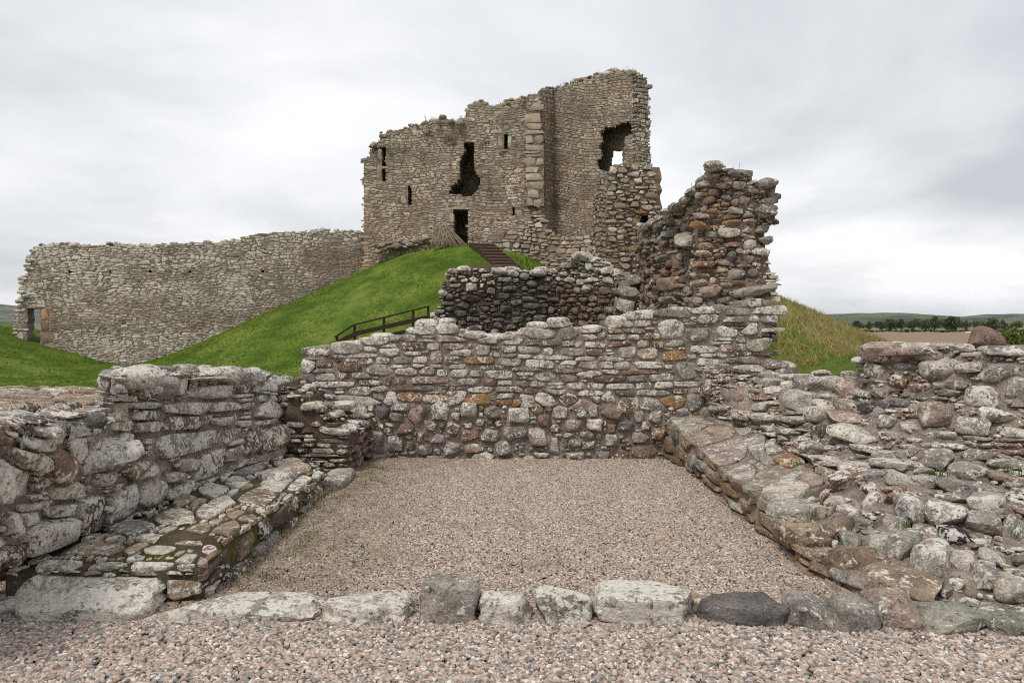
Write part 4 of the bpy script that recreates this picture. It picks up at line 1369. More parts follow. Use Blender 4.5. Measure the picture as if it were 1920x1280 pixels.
# ================================================================== right wall, a collapsed slope of rubble
rw = Wall('ruined_wall', 'collapsed slope of rounded rubble stones rising above the slab-topped bench', 'wall')
rows = [
    [(1318, 688, 8.75), (1420, 702, 8.5), (1530, 712, 8.0), (1606, 712, 7.5), (1618, 664, 7.0), (1720, 655, 6.6), (1850, 658, 6.2), (2000, 660, 5.8), (2250, 665, 5.3)],
    [(1314, 725, 8.72), (1415, 742, 8.1), (1520, 755, 7.4), (1600, 765, 6.85), (1650, 745, 6.6), (1735, 742, 6.35), (1852, 745, 6.0), (2000, 750, 5.65), (2250, 755, 5.2)],
    [(1338, 780, 8.66), (1432, 812, 7.65), (1520, 862, 6.55), (1590, 850, 6.2), (1665, 842, 6.0), (1740, 840, 5.85), (1855, 842, 5.65), (2000, 850, 5.35), (2250, 855, 4.95)]]
rows2 = [
    [(1520, 862, 6.55), (1590, 850, 6.2), (1665, 842, 6.0), (1740, 840, 5.85), (1855, 842, 5.65), (2000, 850, 5.35), (2250, 855, 4.95)],
    [(1552, 912, 5.85), (1610, 920, 5.6), (1672, 918, 5.45), (1750, 918, 5.32), (1858, 922, 5.15), (2000, 930, 4.9), (2250, 940, 4.6)],
    [(1540, 985, 5.15), (1612, 990, 5.1), (1680, 990, 4.97), (1760, 992, 4.84), (1862, 1000, 4.7), (2000, 1015, 4.5), (2250, 1030, 4.3)],
    [(1548, 1050, 4.78), (1625, 1060, 4.6), (1700, 1065, 4.46), (1780, 1080, 4.32), (1870, 1090, 4.22), (2000, 1100, 4.15), (2250, 1120, 4.08)],
    [(1580, 1112, 4.36), (1640, 1132, 4.2), (1710, 1145, 4.1), (1790, 1155, 4.04), (1875, 1162, 4.0), (2000, 1168, 3.98), (2250, 1172, 3.96)]]
s = Surf(rows)
s2 = Surf(rows2)
rw.core(s, (0.55, 0.9, -0.55), res=0.07, inset=0.015, amp=0.03)
rw.core(s2, (0.45, 0.9, -0.55), res=0.07, inset=0.015, amp=0.03)
rr_h = [(1731, 666, 1811, 710, 'light', 1.8), (1786, 675, 1840, 700, 'light', 1.8), (1837, 679, 1922, 717, 'ggreen', 2.0), (1881, 706, 1935, 750, 'grey', 2.0), (1815, 717, 1879, 768, 'grey', 1.8, 5), (1630, 645, 1749, 679, 'pink', 1.8), (1705, 655, 1775, 678, G, 1.4),
        (1848, 650, 1935, 672, 'ggreen', 1.6, 5), (1625, 680, 1662, 710, 'pink', 1.3), (1662, 702, 1709, 728, 'orange', 1.2), (1705, 717, 1746, 743, 'red', 1.4), (1727, 750, 1789, 801, 'pink', 1.6), (1793, 779, 1859, 815, 'light', 1), (1844, 761, 1910, 794, G, 1.4),
        (1771, 711, 1815, 730, G, 1.3), (1527, 825, 1603, 867, 'light', 1.8, 5), (1610, 834, 1673, 856, 'light', 1.3), (1680, 832, 1731, 861, G, 1.3), (1731, 837, 1800, 874, G, 1.4), (1800, 836, 1862, 867, G, 1.4), (1873, 825, 1930, 865, 'red', 1.6), (1778, 870, 1851, 903, G, 1.8, 2.4),
        (1554, 885, 1603, 929, 'red', 1.2), (1642, 885, 1702, 914, 'light', 1.3), (1616, 881, 1658, 903, G, 1.3), (1682, 888, 1753, 921, 'light', 1.5), (1643, 920, 1694, 960, 'red', 1.5), (1680, 927, 1747, 980, G, 1.9, 2.5), (1600, 927, 1645, 958, G, 1.5), (1736, 940, 1815, 989, 'light', 2),
        (1822, 927, 1884, 956, 'light', 1.5), (1809, 960, 1877, 1003, G, 1.9), (1642, 969, 1702, 1000, G, 1.6), (1525, 969, 1574, 998, 'pink', 1.5), (1550, 985, 1598, 1007, 'light', 1.4), (1572, 998, 1616, 1027, G, 1.6, 2.4), (1608, 1009, 1657, 1040, G, 1.6), (1652, 1003, 1710, 1054, G, 1.8),
        (1705, 1021, 1774, 1087, 'light', 2.1, 2.3), (1754, 992, 1814, 1025, 'black', 1.8), (1694, 990, 1760, 1018, 'pink', 1.3), (1780, 1043, 1829, 1078, 'light', 1.6), (1814, 1060, 1887, 1112, G, 1.8), (1865, 1083, 1935, 1134, 'light', 1.8), (1754, 1091, 1789, 1122, G, 1.4), (1774, 1081, 1809, 1105, G, 1.3),
        (1599, 1065, 1745, 1127, 'tan', 1.2, 5), (1554, 1032, 1661, 1083, 'brown', 1.2, 5), (1880, 978, 1935, 1025, G, 1.8, 2.5), (1829, 1029, 1887, 1054, 'light', 1.4), (1565, 801, 1649, 830, 'light', 1.6), (1516, 794, 1563, 823, 'dgrey', 1.4), (1647, 805, 1687, 826, G, 1.2), (1545, 772, 1614, 801, 'pink', 1.5),
        (1516, 761, 1563, 792, 'light', 1.5), (1455, 737, 1519, 768, 'light', 1.5), (1574, 717, 1621, 739, 'pink', 1.4), (1512, 717, 1548, 739, G, 1.3), (1550, 711, 1589, 730, 'light', 1.4), (1610, 753, 1658, 772, 'dgrey', 1.3), (1563, 752, 1610, 772, 'pink', 1.3), (1636, 779, 1676, 805, G, 1.3), (1680, 786, 1727, 819, G, 1.4),
        (1377, 688, 1424, 706, 'light', 1.2), (1355, 728, 1402, 764, 'pink', 1.8, 2.4), (1315, 713, 1333, 742, 'red', 1.3), (1408, 752, 1440, 770, 'light', 1), (1380, 768, 1410, 786, 'pink', 1.2), (1418, 706, 1465, 722, 'light', 1.2), (1465, 716, 1505, 732, 'light', 1.2)]
slope_pal = [(5, 'grey'), (2.5, 'light'), (2, 'pink'), (1, 'brown'), (0.8, 'red'), (0.4, 'orange'), (0.5, 'tan'), (0.3, 'dgrey')]
rw.lay(s, 'rubble', size=(0.19, 0.08), hand=[h for h in rr_h if h[1] + h[3] < 1690], pal=slope_pal, lich=(0.3, 0.75), prot=0.045, joint=0.004, roundness=0.12, over=(0.0, 0.0, 0.05, 0.0), fill=2, facets=6, p=3.8, grow=1.35, blocks=(5.0, 10, 0.07, 0.8))
rw.lay(s2, 'rubble', size=(0.18, 0.10), hand=[h for h in rr_h if h[1] + h[3] >= 1690], pal=slope_pal, lich=(0.3, 0.75), prot=0.045, joint=0.004, roundness=0.18, over=(0.0, 0.0, 0.0, 0.0), fill=2, facets=6, p=3.3, grow=1.3, blocks=(4.6, 11, 0.10, 0.8))
# stones along the crest and on the steps
for (x, y, Y, w, h, c) in ((1660, 660, 6.8, 44, 20, 'pink'), (1720, 655, 6.6, 34, 14, 'light'), (1632, 668, 6.95, 20, 14, 'grey'), (1770, 690, 6.4, 40, 22, 'light'), (1880, 700, 6.1, 44, 20, 'ggreen'), (1890, 660, 6.25, 50, 12, 'ggreen'), (1910, 730, 5.95, 30, 22, 'grey'), (1760, 650, 6.75, 30, 9, 'grey'), (1800, 652, 6.9, 22, 9, 'light'), (1960, 672, 6.0, 40, 22, 'grey'), (2040, 668, 5.8, 45, 20, 'light'),
                           (1400, 692, 8.6, 30, 8, 'light'), (1450, 703, 8.4, 26, 8, 'light'), (1345, 690, 8.75, 26, 9, 'grey'), (1500, 708, 8.15, 24, 8, 'light'), (1560, 712, 7.8, 24, 8, 'grey'), (1592, 705, 7.5, 14, 10, 'grey'), (1470, 690, 8.85, 22, 14, 'light'), (1430, 680, 8.9, 30, 14, 'grey'), (1540, 700, 8.2, 20, 7, 'light'),
                           (1738, 1052, 4.42, 33, 31, 'light'), (1785, 1008, 4.75, 27, 15, 'black'), (1714, 954, 5.12, 32, 25, 'grey'), (1900, 1108, 4.14, 34, 24, 'light')):
    q = P(x, y, Y)
    rw.boulder(q, (w * Y / FPX, w * Y / FPX * 0.75, h * Y / FPX), c, 0.5, cuts=11, p=3.6, rot=rng.uniform(-.3, .3))
rw.finish()

pb = boulder_mesh((P(1850, 633, 7.6)[0], 7.6, P(1850, 633, 7.6)[2]), (0.20, 0.16, 0.125), 16, 3.0, 0.2, 3, 5)
v = pb[0].copy()
zc = v[:, 2]
k_ = (zc - zc.min()) / (zc.max() - zc.min())
cxm = v[:, 0].mean(); cym = v[:, 1].mean()
v[:, 0] = cxm + (v[:, 0] - cxm) * (1.25 - 0.85 * k_) - 0.03 * k_
v[:, 1] = cym + (v[:, 1] - cym) * (1.25 - 0.85 * k_)
o = mesh_obj('pointed_boulder', v, pb[1], M['stone'], smooth=True, sharp=40, tint=np.tile([.25, .175, .14, .1], (len(v), 1)))
tag(o, 'pointed pinkish brown boulder standing on the rubble wall against the ploughed field', 'boulder')
wl_ = Wall('ruined_wall', 'flat-topped grey-green wall end behind the pointed boulder at the picture edge', 'wall')
s = Surf([[(1800, 652, 7.9), (2150, 650, 7.7)], [(1800, 760, 7.8), (2150, 765, 7.6)]])
wl_.core(s, (0, 0.8, 0), res=0.08, inset=0.04)
wl_.lay(s, 'course', size=(0.4, 0.16), pal=[(2, 'ggreen'), (1, 'grey')], lich=(0.2, 0.5), prot=0.05, over=(0, 0, .04, 0))
wl_.finish()

# ================================================================== kerb
kb = Wall('stone_kerb', 'row of set kerb stones between the gravel path and the gravel floor', 'kerb', parts_max=300)
kerb = [(-130, -45, 1105, 1180, 'grey', .7, .2, 4, .05), (-47, 62, 1112, 1168, 'grey', .7, .2, 4, 0), (44, 306, 1076, 1170, 'light', .82, .24, 3.8, .0), (304, 408, 1084, 1126, 'light', .78, .12, 5, 0), (294, 610, 1114, 1174, 'light', .76, .15, 5, 0), (606, 778, 1112, 1174, 'light', .76, .15, 6, 0),
        (786, 900, 1076, 1177, 'grey', .35, .13, 3.6, -.12), (897, 1000, 1102, 1180, 'light', .76, .14, 4, .12), (1002, 1110, 1096, 1178, 'grey', .7, .14, 5, 0), (1106, 1304, 1092, 1178, 'light', .82, .17, 5, .0), (1284, 1336, 1110, 1150, 'tan', .5, .1, 4, 0), (1304, 1476, 1115, 1182, 'dgrey', .15, .15, 3.8, .08),
        (1464, 1562, 1110, 1188, 'grey', .4, .16, 5, -.1), (1552, 1638, 1114, 1192, 'grey', .3, .13, 4, -.3), (1628, 1716, 1104, 1188, 'pink', .4, .15, 6, .1), (1712, 1836, 1128, 1196, 'ggreen', .35, .17, 3, .05), (1826, 1962, 1134, 1198, 'ggreen', .4, .17, 5, 0), (1955, 2080, 1130, 1200, 'grey', .4, .17, 4, 0)]
for i, (x0, x1, y0, y1, c, li, d, pp, tl) in enumerate(kerb):
    Yf = EYE * FPX / (y1 - 8 - HY)
    Y = Yf + d * 0.8
    if (x0, x1) == (306, 406):
        Y = 4.17
    if (x0, x1) == (1284, 1332):
        Y = 4.2
    z1 = EYE - (y0 - HY) / FPX * (Yf + 1.15 * d)
    xa, xb = (x0 - CX) / FPX * Y, (x1 - CX) / FPX * Y
    hz = (z1 + 0.06) / 2
    kb.boulder(((xa + xb) / 2, Y, -0.06 + hz), ((xb - xa) / 2, d, hz), c, li, cuts=7, p=pp + 1.5, seed=40 + i, tilt=tl * 0.4, sub=4)
kb.finish(loc=(0, 4.05, -0.02), piece='kerb_stone')

# ================================================================== cobbled platform on the left
cp = Wall('cobbled_platform', 'flat tan cobbled platform behind the stepped wall, below the lawn', 'platform')
s = Surf([[(-9.5, 8.45, 0.85), (-6.5, 8.4, 0.86), (-3.2, 8.35, 0.85)], [(-9.5, 6.6, 0.84), (-6.5, 6.6, 0.86), (-3.2, 6.6, 0.85)], [(-9.5, 4.6, 0.80), (-6.5, 4.6, 0.82), (-3.2, 4.6, 0.82)]], raw=True)
cp.core(s, (0, 0, -1.4), res=0.12, inset=0.015, amp=0.01)
cp.lay(s, 'course', size=(0.30, 0.13), pal=[(4, 'tan'), (2, 'light'), (1, 'pink')], lich=(0.1, 0.4), prot=0.03, joint=0.012, roundness=0.45, K=12, over=(.0, .0, .04, 0))
cp.finish(piece='cobble')

# ================================================================== dark rubble wall of the room beyond
dk = Wall('ruined_wall', 'soot-dark rubble wall with pale capping stones in front of the mound steps', 'wall', mortar='mortar_dark')
dmask = [(790, 680), (798, 628), (812, 604), (822, 580), (828, 556), (832, 530), (845, 508), (870, 503), (940, 503), (1000, 508), (1040, 504), (1060, 490), (1090, 482), (1115, 485), (1135, 500), (1150, 515), (1160, 535), (1168, 680)]
s = Surf([[(785, 475, 14.6), (1035, 475, 14.6), (1080, 475, 14.2), (1172, 475, 13.2)], [(785, 680, 14.5), (1035, 680, 14.5), (1080, 680, 14.1), (1172, 680, 13.1)]])
dk.core(s, (0, 0.9, 0), res=0.11, inset=0.03, amp=0.03, mask=dmask)


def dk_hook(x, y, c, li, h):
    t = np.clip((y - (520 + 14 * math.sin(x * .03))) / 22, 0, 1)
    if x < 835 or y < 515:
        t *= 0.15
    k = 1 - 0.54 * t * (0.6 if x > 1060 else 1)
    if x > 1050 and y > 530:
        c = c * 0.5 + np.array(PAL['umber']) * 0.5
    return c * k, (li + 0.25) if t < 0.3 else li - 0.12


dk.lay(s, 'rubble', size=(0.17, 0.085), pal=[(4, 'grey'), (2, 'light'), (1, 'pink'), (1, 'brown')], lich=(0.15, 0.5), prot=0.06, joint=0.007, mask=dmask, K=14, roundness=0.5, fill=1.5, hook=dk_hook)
for k in range(60):
    x = rng.uniform(800, 1150)
    yt = np.interp(x, [798, 812, 828, 845, 870, 1000, 1040, 1090, 1115, 1150], [628, 604, 556, 510, 504, 508, 504, 483, 486, 514])
    q = P(x, yt + rng.uniform(-2, 6), 14.4)
    Y = rng.uniform(14.55, 15.3) if x < 1050 else rng.uniform(14.0, 14.6)
    sz = rng.uniform(0.07, 0.15)
    dk.boulder((q[0], Y, q[2]), (sz * 1.4, sz, sz * 0.6), ['grey', 'light', 'light'][k % 3], 0.65, cuts=5, p=3, sub=2)
dk.finish()

fr_ = Wall('wall_fragment', 'pale lichened stub between the soot-dark wall and the jagged wall stump', 'wall')
fm = [(1146, 680), (1152, 600), (1156, 560), (1166, 528), (1176, 516), (1190, 514), (1198, 540), (1200, 680)]
s = Surf([[(1140, 505, 12.9), (1205, 505, 12.7)], [(1140, 680, 12.8), (1205, 680, 12.6)]])
fr_.core(s, (0.1, 0.7, 0), res=0.09, inset=0.05, amp=0.03, mask=fm)
fr_.lay(s, 'rubble', size=(0.26, 0.17), pal=[(3, 'grey'), (2, 'light'), (2, 'pink')], lich=(0.3, 0.7), prot=0.07, mask=fm, K=14, roundness=0.5, fill=1.5)
fr_.finish()

# ================================================================== wing wall climbing the mound
ww = Wall('wing_wall', 'leaning ruined wall end with orange core climbing the mound to the keep', 'wall', far=True, mortar='rubble_core')
fmask = [(1140, 560), (1142, 480), (1140, 400), (1142, 350), (1150, 316), (1172, 308), (1195, 310), (1222, 318), (1226, 345), (1230, 355), (1222, 368), (1236, 394), (1232, 412), (1214, 420), (1206, 440), (1196, 470), (1196, 560)]
s = Surf([[(1130, 300, 30.3), (1240, 300, 30)], [(1130, 560, 29.6), (1240, 560, 29.4)]])
hole = [([(1203, 402), (1213, 400), (1216, 412), (1208, 420), (1202, 416)], 1.0)]
ww.core(s, (0.2, 2.0, 0), res=0.16, inset=0.05, amp=0.10, mask=fmask, holes=hole)


def ww_hook(x, y, c, li, h):
    e = min(abs(x - 1150), abs(x - 1222)) if y < 420 else abs(x - 1150)
    if y < 345 or x > 1206:
        return c * 0.35 + np.array(PAL['grey']) * 0.65, li + 0.25
    return c, li - 0.1


ww.lay(s, 'rubble', size=(0.30, 0.15), pal=core_pal, lich=(0.1, 0.45), prot=0.12, joint=0.012, mask=fmask, holes=hole, roundness=0.3, fill=1.4, hook=ww_hook)
lm_ = [(1108, 560), (1108, 420), (1114, 372), (1122, 340), (1134, 322), (1150, 314), (1152, 560)]
s = Surf([[(1104, 300, 37), (1152, 300, 30.2)], [(1104, 560, 36.5), (1152, 560, 29.7)]])
ww.core(s, (2.0, 0.6, 0), res=0.25, inset=0.08, amp=0.06, mask=lm_)
ww.lay(s, 'course', size=(0.45, 0.2), pal=[(3, 'grey'), (2, 'pink'), (2, 'brown')], lich=(0.1, 0.45), prot=0.08, joint=0.02, mask=lm_, wob=0.05)
ww.finish()

wb = Wall('wall_fragment', 'white-lichened sloping wall end peeping out behind the jagged stump', 'wall', far=True)
bm_ = [(1330, 590), (1330, 440), (1420, 452), (1430, 468), (1440, 492), (1452, 524), (1466, 564), (1470, 590)]
s = Surf([[(1325, 430, 20.5), (1480, 430, 20)], [(1325, 600, 20.5), (1480, 600, 20)]])
wb.core(s, (0, 1.2, 0), res=0.16, inset=0.06, mask=bm_)
wb.lay(s, 'course', size=(0.24, 0.12), pal=[(3, 'light'), (2, 'grey')], lich=(0.5, 0.9), prot=0.07, joint=0.01, mask=bm_)
wb.finish()

# ================================================================== the keep
kp = Wall('ruined_keep', 'roofless square stone keep standing on top of the grassy mound', 'castle', far=True, mortar='mortar_far')
keep_pal = [(4, 'tan'), (3.5, 'brown'), (3, 'grey'), (1, 'light'), (1.3, 'pink'), (0.4, 'orange')]


def patchy(x, y, c, li, sd):
    q = mnoise.noise(Vector((x * 0.017, y * 0.03, sd))) + 0.6 * mnoise.noise(Vector((x * 0.06, y * 0.035, sd + 4)))
    w = mnoise.noise(Vector((x * 0.02, y * 0.025, sd + 9)))
    c = np.array(c) * (1 + 0.34 * q)
    c = c * np.array((1 + 0.10 * w, 1.0, 1 - 0.12 * w))
    return c, float(np.clip(li + 0.35 * q, 0, 1))


def keep_hook(x, y, c, li, h):
    c = np.array(c)
    low = np.clip((y - 360) / 80, 0, 1)
    lf = np.clip((800 - x) / 100, 0, 1)
    w = 0.5 * low * lf
    c = c * (1 - w) + np.array((.27, .17, .085)) * w
    c = c * 0.58 + np.array((.36, .285, .225)) * 0.48
    if y < 300:
        c = c * 0.75 + np.array(PAL['grey']) * 0.25
    return patchy(x, y, c * 1.08, li, 1.0)


f1 = [(682, 530), (682, 297), (692, 295), (693, 281), (701, 272), (713, 268), (714, 251), (745, 244), (768, 240), (790, 235), (812, 226), (830, 222), (855, 229), (872, 226), (876, 208), (878, 198), (905, 191), (916, 197), (930, 199), (960, 190), (985, 186), (1002, 180), (1022, 168), (1022, 530)]
gash = [(869, 266), (890, 267), (888, 290), (889, 312), (893, 325), (900, 332), (900, 346), (893, 361), (880, 368), (842, 363), (845, 351), (858, 341), (862, 325), (863, 300), (872, 284)]
gash_in = [(876, 292), (888, 292), (890, 330), (898, 342), (893, 362), (874, 364), (872, 330)]
door = [(851, 394), (877, 394), (877, 462), (851, 462)]
slit1 = [(714, 276), (722, 276), (722, 340), (716, 340)]
slit2 = [(764, 352), (768, 347), (771, 352), (771, 385), (764, 385)]
slit3 = [(944, 253), (948, 248), (951, 253), (951, 281), (944, 281)]
slit4 = [(959, 389), (964, 389), (964, 403), (959, 403)]
h1 = [(gash, 2.4), (door, 2.6), (slit1, 1.2), (slit2, 1.2), (slit3, 1.2), (slit4, 1.0)]
s = Surf([[(675, 150, 46.0), (1022, 150, 43.6)], [(675, 530, 46.0), (1022, 530, 43.6)]])
kp.core(s, (0.15, 3.0, 0), res=0.13, inset=0.008, amp=0.006, mask=f1, holes=h1)
kp.lay(s, 'course', size=(0.36, 0.15), pal=keep_pal, lich=(0.1, 0.45), prot=0.016, joint=0.004, mask=f1, holes=h1, hook=keep_hook, wob=0.05, grow=1.3,
       hand=[(846, 388, 882, 394, 'tan', 1.6, 6), (836, 266, 868, 272, 'tan', 1.3), (924, 281, 956, 285, 'tan', 1.6), (760, 338, 776, 346, 'light', 1.3), (752, 362, 763, 384, 'light', 1.2), (944, 236, 954, 247, 'tan', 1.2), (844, 396, 851, 420, 'tan', 1.2, 6), (844, 421, 851, 456, 'tan', 1.2, 6), (935, 253, 943, 278, 'tan', 1.2),
             (952, 253, 958, 278, 'light', 1.2), (706, 276, 713, 300, 'light', 1.2), (706, 302, 713, 338, 'tan', 1.2)])
# corner buttress of dressed blocks
f2 = [(986, 205), (1016, 196), (1018, 382), (1010, 386), (986, 386)]
s = Surf([[(982, 180, 43.35), (1020, 180, 43.1)], [(982, 392, 43.35), (1020, 392, 43.1)]])
kp.core(s, (0, 1.0, 0), res=0.2, inset=0.02, mask=f2)
kp.lay(s, 'course', size=(0.62, 0.42), pal=[(3, 'tan'), (1.5, 'light'), (1.5, 'grey'), (1.5, 'pink')], lich=(0.1, 0.4), prot=0.04, joint=0.01, mask=f2, hook=keep_hook, p=7)
# re-entrant between buttress and wing
f3 = [(1010, 530), (1010, 172), (1024, 168), (1032, 160), (1046, 172), (1046, 530)]
s = Surf([[(1014, 150, 43.2), (1044, 150, 45.2)], [(1014, 530, 43.2), (1044, 530, 45.2)]])
kp.core(s, (-0.3, 1.5, 0), res=0.2, inset=0.02, mask=f3)
kp.lay(s, 'course', size=(0.40, 0.18), pal=keep_pal, lich=(0.05, 0.3), prot=0.016, joint=0.004, mask=f3, hook=keep_hook, wob=0.05)
# projecting wing with the torn window
f4 = [(1034, 540), (1034, 170), (1040, 172), (1046, 166), (1062, 160), (1085, 154), (1104, 148), (1120, 144), (1140, 138), (1150, 134), (1165, 137), (1180, 134), (1192, 140), (1192, 540)]
win = [(1126, 247), (1136, 238), (1150, 241), (1163, 231), (1178, 228), (1191, 238), (1184, 251), (1171, 257), (1170, 285), (1168, 308), (1152, 313), (1140, 323), (1124, 317), (1118, 302), (1130, 293), (1123, 277), (1130, 263)]
thru = [(1150, 279), (1167, 277), (1167, 307), (1149, 308), (1149, 292)]
s = Surf([[(1034, 120, 45.0), (1194, 120, 40.6)], [(1034, 540, 45.0), (1194, 540, 40.6)]])
h4 = [(win, 1.5), (thru, None)]
kp.core(s, (0.30, 2.3, 0.32), res=0.13, inset=0.008, amp=0.006, mask=f4, holes=h4)
kp.lay(s, 'course', size=(0.34, 0.14), pal=keep_pal, lich=(0.05, 0.35), prot=0.016, joint=0.004, mask=f4, holes=h4, hook=keep_hook, wob=0.05, grow=1.3)
# broken end of the wing
f5 = [(1186, 540), (1186, 138), (1196, 136), (1205, 142), (1213, 152), (1218, 170), (1216, 200), (1219, 230), (1216, 262), (1220, 292), (1221, 318), (1226, 330), (1226, 540)]
s = Surf([[(1189, 120, 40.55), (1230, 120, 41.8)], [(1189, 540, 40.55), (1230, 540, 41.8)]])
kp.core(s, (0.1, 2.0, 0), res=0.15, inset=0.03, amp=0.05, mask=f5)
kp.lay(s, 'course', size=(0.38, 0.18), pal=[(3, 'grey'), (2, 'tan'), (2, 'light'), (1, 'brown')], lich=(0.3, 0.6), prot=0.05, joint=0.008, mask=f5, hook=keep_hook, wob=0.05)
# torn footing: projecting rubble at the base
f6 = [(900, 470), (930, 450), (945, 436), (970, 430), (990, 418), (1002, 398), (1016, 396), (1026, 430), (1060, 446), (1108, 440), (1116, 530), (900, 530)]
s = Surf([[(895, 390, 43.9), (1020, 390, 42.95), (1120, 390, 42.3)], [(895, 450, 43.7), (1020, 450, 42.85), (1120, 450, 41.6)], [(895, 530, 43.5), (1020, 530, 42.7), (1120, 530, 40.8)]])
kp.core(s, (0.0, 2.0, -0.3), res=0.2, inset=0.05, amp=0.08, mask=f6)
kp.lay(s, 'course', size=(0.46, 0.2), pal=keep_pal, lich=(0.1, 0.45), prot=0.06, joint=0.008, mask=f6, hook=keep_hook, wob=0.06, roundness=0.4)
# footing stones on the left
for k in range(40):
    x = rng.uniform(704, 812)
    y = 466 - (x - 716) * 0.17 + rng.uniform(-7, 7)
    q = P(x, y, 45.4)
    sz = rng.uniform(0.09, 0.2)
    kp.boulder((q[0], 45.15 + rng.uniform(-.1, .1), q[2]), (sz * 1.5, 0.35, sz * 0.8), ['tan', 'brown', 'grey', 'pink'][k % 4], 0.2, cuts=6, p=3, sub=2)
# loose stones along the broken tops
tops = [(f1[2:-1], 45.0, 43.6, 682, 1022), (f4[2:-1], 45.0, 40.6, 1034, 1192)]
for poly, ya, yb, xa, xb in tops:
    tx = [p[0] for p in poly]
    ty = [p[1] for p in poly]
    for k in range(70):
        x = rng.uniform(tx[0] + 2, tx[-1] - 2)
        y = np.interp(x, tx, ty)
        Y = ya + (yb - ya) * (x - xa) / (xb - xa) + rng.uniform(0.1, 2.2)
        q = P(x, y + rng.uniform(-3, 6), Y)
        sz = rng.uniform(0.07, 0.2)
        kp.boulder(q, (sz * 1.4, sz * 1.2, sz * 0.8), ['grey', 'tan', 'light', 'brown'][k % 4], 0.4, cuts=6, p=3, sub=2)
kp.finish()

# ================================================================== curtain wall
cw = Wall('curtain_wall', 'long pale curtain wall with a small doorway running left from the keep', 'wall', far=True, mortar='mortar_pale')
cm = [(690, 720), (20, 720), (28, 640), (26, 602), (34, 574), (42, 560), (46, 520), (54, 500), (60, 478), (70, 464), (84, 460), (110, 457), (150, 461), (200, 458), (280, 460), (350, 457), (430, 454), (446, 449), (462, 444), (500, 438), (560, 436), (602, 432), (640, 434), (690, 438)]
cdoor = [(49, 578), (77, 578), (77, 652), (49, 652)]
s = Surf([[(15, 425, 41), (300, 425, 42.5), (500, 425, 44.5), (692, 425, 46.6)], [(15, 720, 41), (300, 720, 42.5), (500, 720, 44.5), (692, 720, 46.6)]])
put = [([(x - 2.6, y - 2.6), (x + 2.6, y - 2.6), (x + 2.6, y + 2.6), (x - 2.6, y + 2.6)], 0.8) for x, y in ((130, 511), (205, 510), (284, 509), (358, 510), (436, 511), (491, 511))]
ch = [(cdoor, None)] + put
cw.core(s, (-0.35, 1.15, 0), res=0.16, inset=0.008, amp=0.006, mask=cm, holes=ch)


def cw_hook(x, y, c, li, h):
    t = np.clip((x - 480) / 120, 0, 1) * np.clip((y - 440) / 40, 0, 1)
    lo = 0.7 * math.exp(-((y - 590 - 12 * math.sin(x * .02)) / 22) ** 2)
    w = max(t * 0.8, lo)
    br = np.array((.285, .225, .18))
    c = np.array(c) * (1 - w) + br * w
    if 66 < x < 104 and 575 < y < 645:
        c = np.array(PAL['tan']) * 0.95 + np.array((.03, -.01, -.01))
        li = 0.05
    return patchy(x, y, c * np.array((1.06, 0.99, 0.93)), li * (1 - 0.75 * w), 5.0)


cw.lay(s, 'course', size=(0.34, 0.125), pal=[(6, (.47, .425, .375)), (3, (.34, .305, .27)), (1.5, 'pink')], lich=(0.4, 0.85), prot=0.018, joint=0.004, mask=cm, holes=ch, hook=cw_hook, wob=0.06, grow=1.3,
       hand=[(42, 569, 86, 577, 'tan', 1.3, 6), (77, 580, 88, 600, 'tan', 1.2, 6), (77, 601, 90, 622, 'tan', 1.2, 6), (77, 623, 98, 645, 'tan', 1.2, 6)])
for k in range(120):
    x = rng.uniform(70, 686)
    poly = cm[10:]
    y = np.interp(x, [p[0] for p in poly], [p[1] for p in poly])
    Y = np.interp(x, [15, 300, 500, 692], [41, 42.5, 44.5, 46.6]) + rng.uniform(0.0, 0.9)
    q = P(x, y + rng.uniform(-3, 4), Y)
    sz = rng.uniform(0.06, 0.15)
    cw.boulder(q, (sz * 1.6, sz, sz * 0.75), ['grey', 'light', 'light', 'ggreen'][k % 4], 0.6, cuts=6, p=3, sub=2)
for k in range(40):
    y = rng.uniform(465, 566)
    x = np.interp(y, [464, 478, 500, 520, 560, 574, 602], [68, 60, 54, 46, 42, 34, 26])
    q = P(x + rng.uniform(-3, 6), y, 41.1 + rng.uniform(-0.05, 0.9))
    sz = rng.uniform(0.09, 0.2)
    cw.boulder(q, (sz * 1.5, sz, sz * 0.7), ['grey', 'light'][k % 2], 0.6, cuts=6, p=3, sub=2)
cw.finish()

# ================================================================== steps, rails, sticks on the mound
def hit(px, py, y0=25.0, y1=44.5):
    for Y in np.arange(y0, y1, 0.05):
        p = P(px, py, Y)
        if p[2] <= float(lawn_z(p[0], p[1])):
            return np.array(p)
    return np.array(P(px, py, y1))


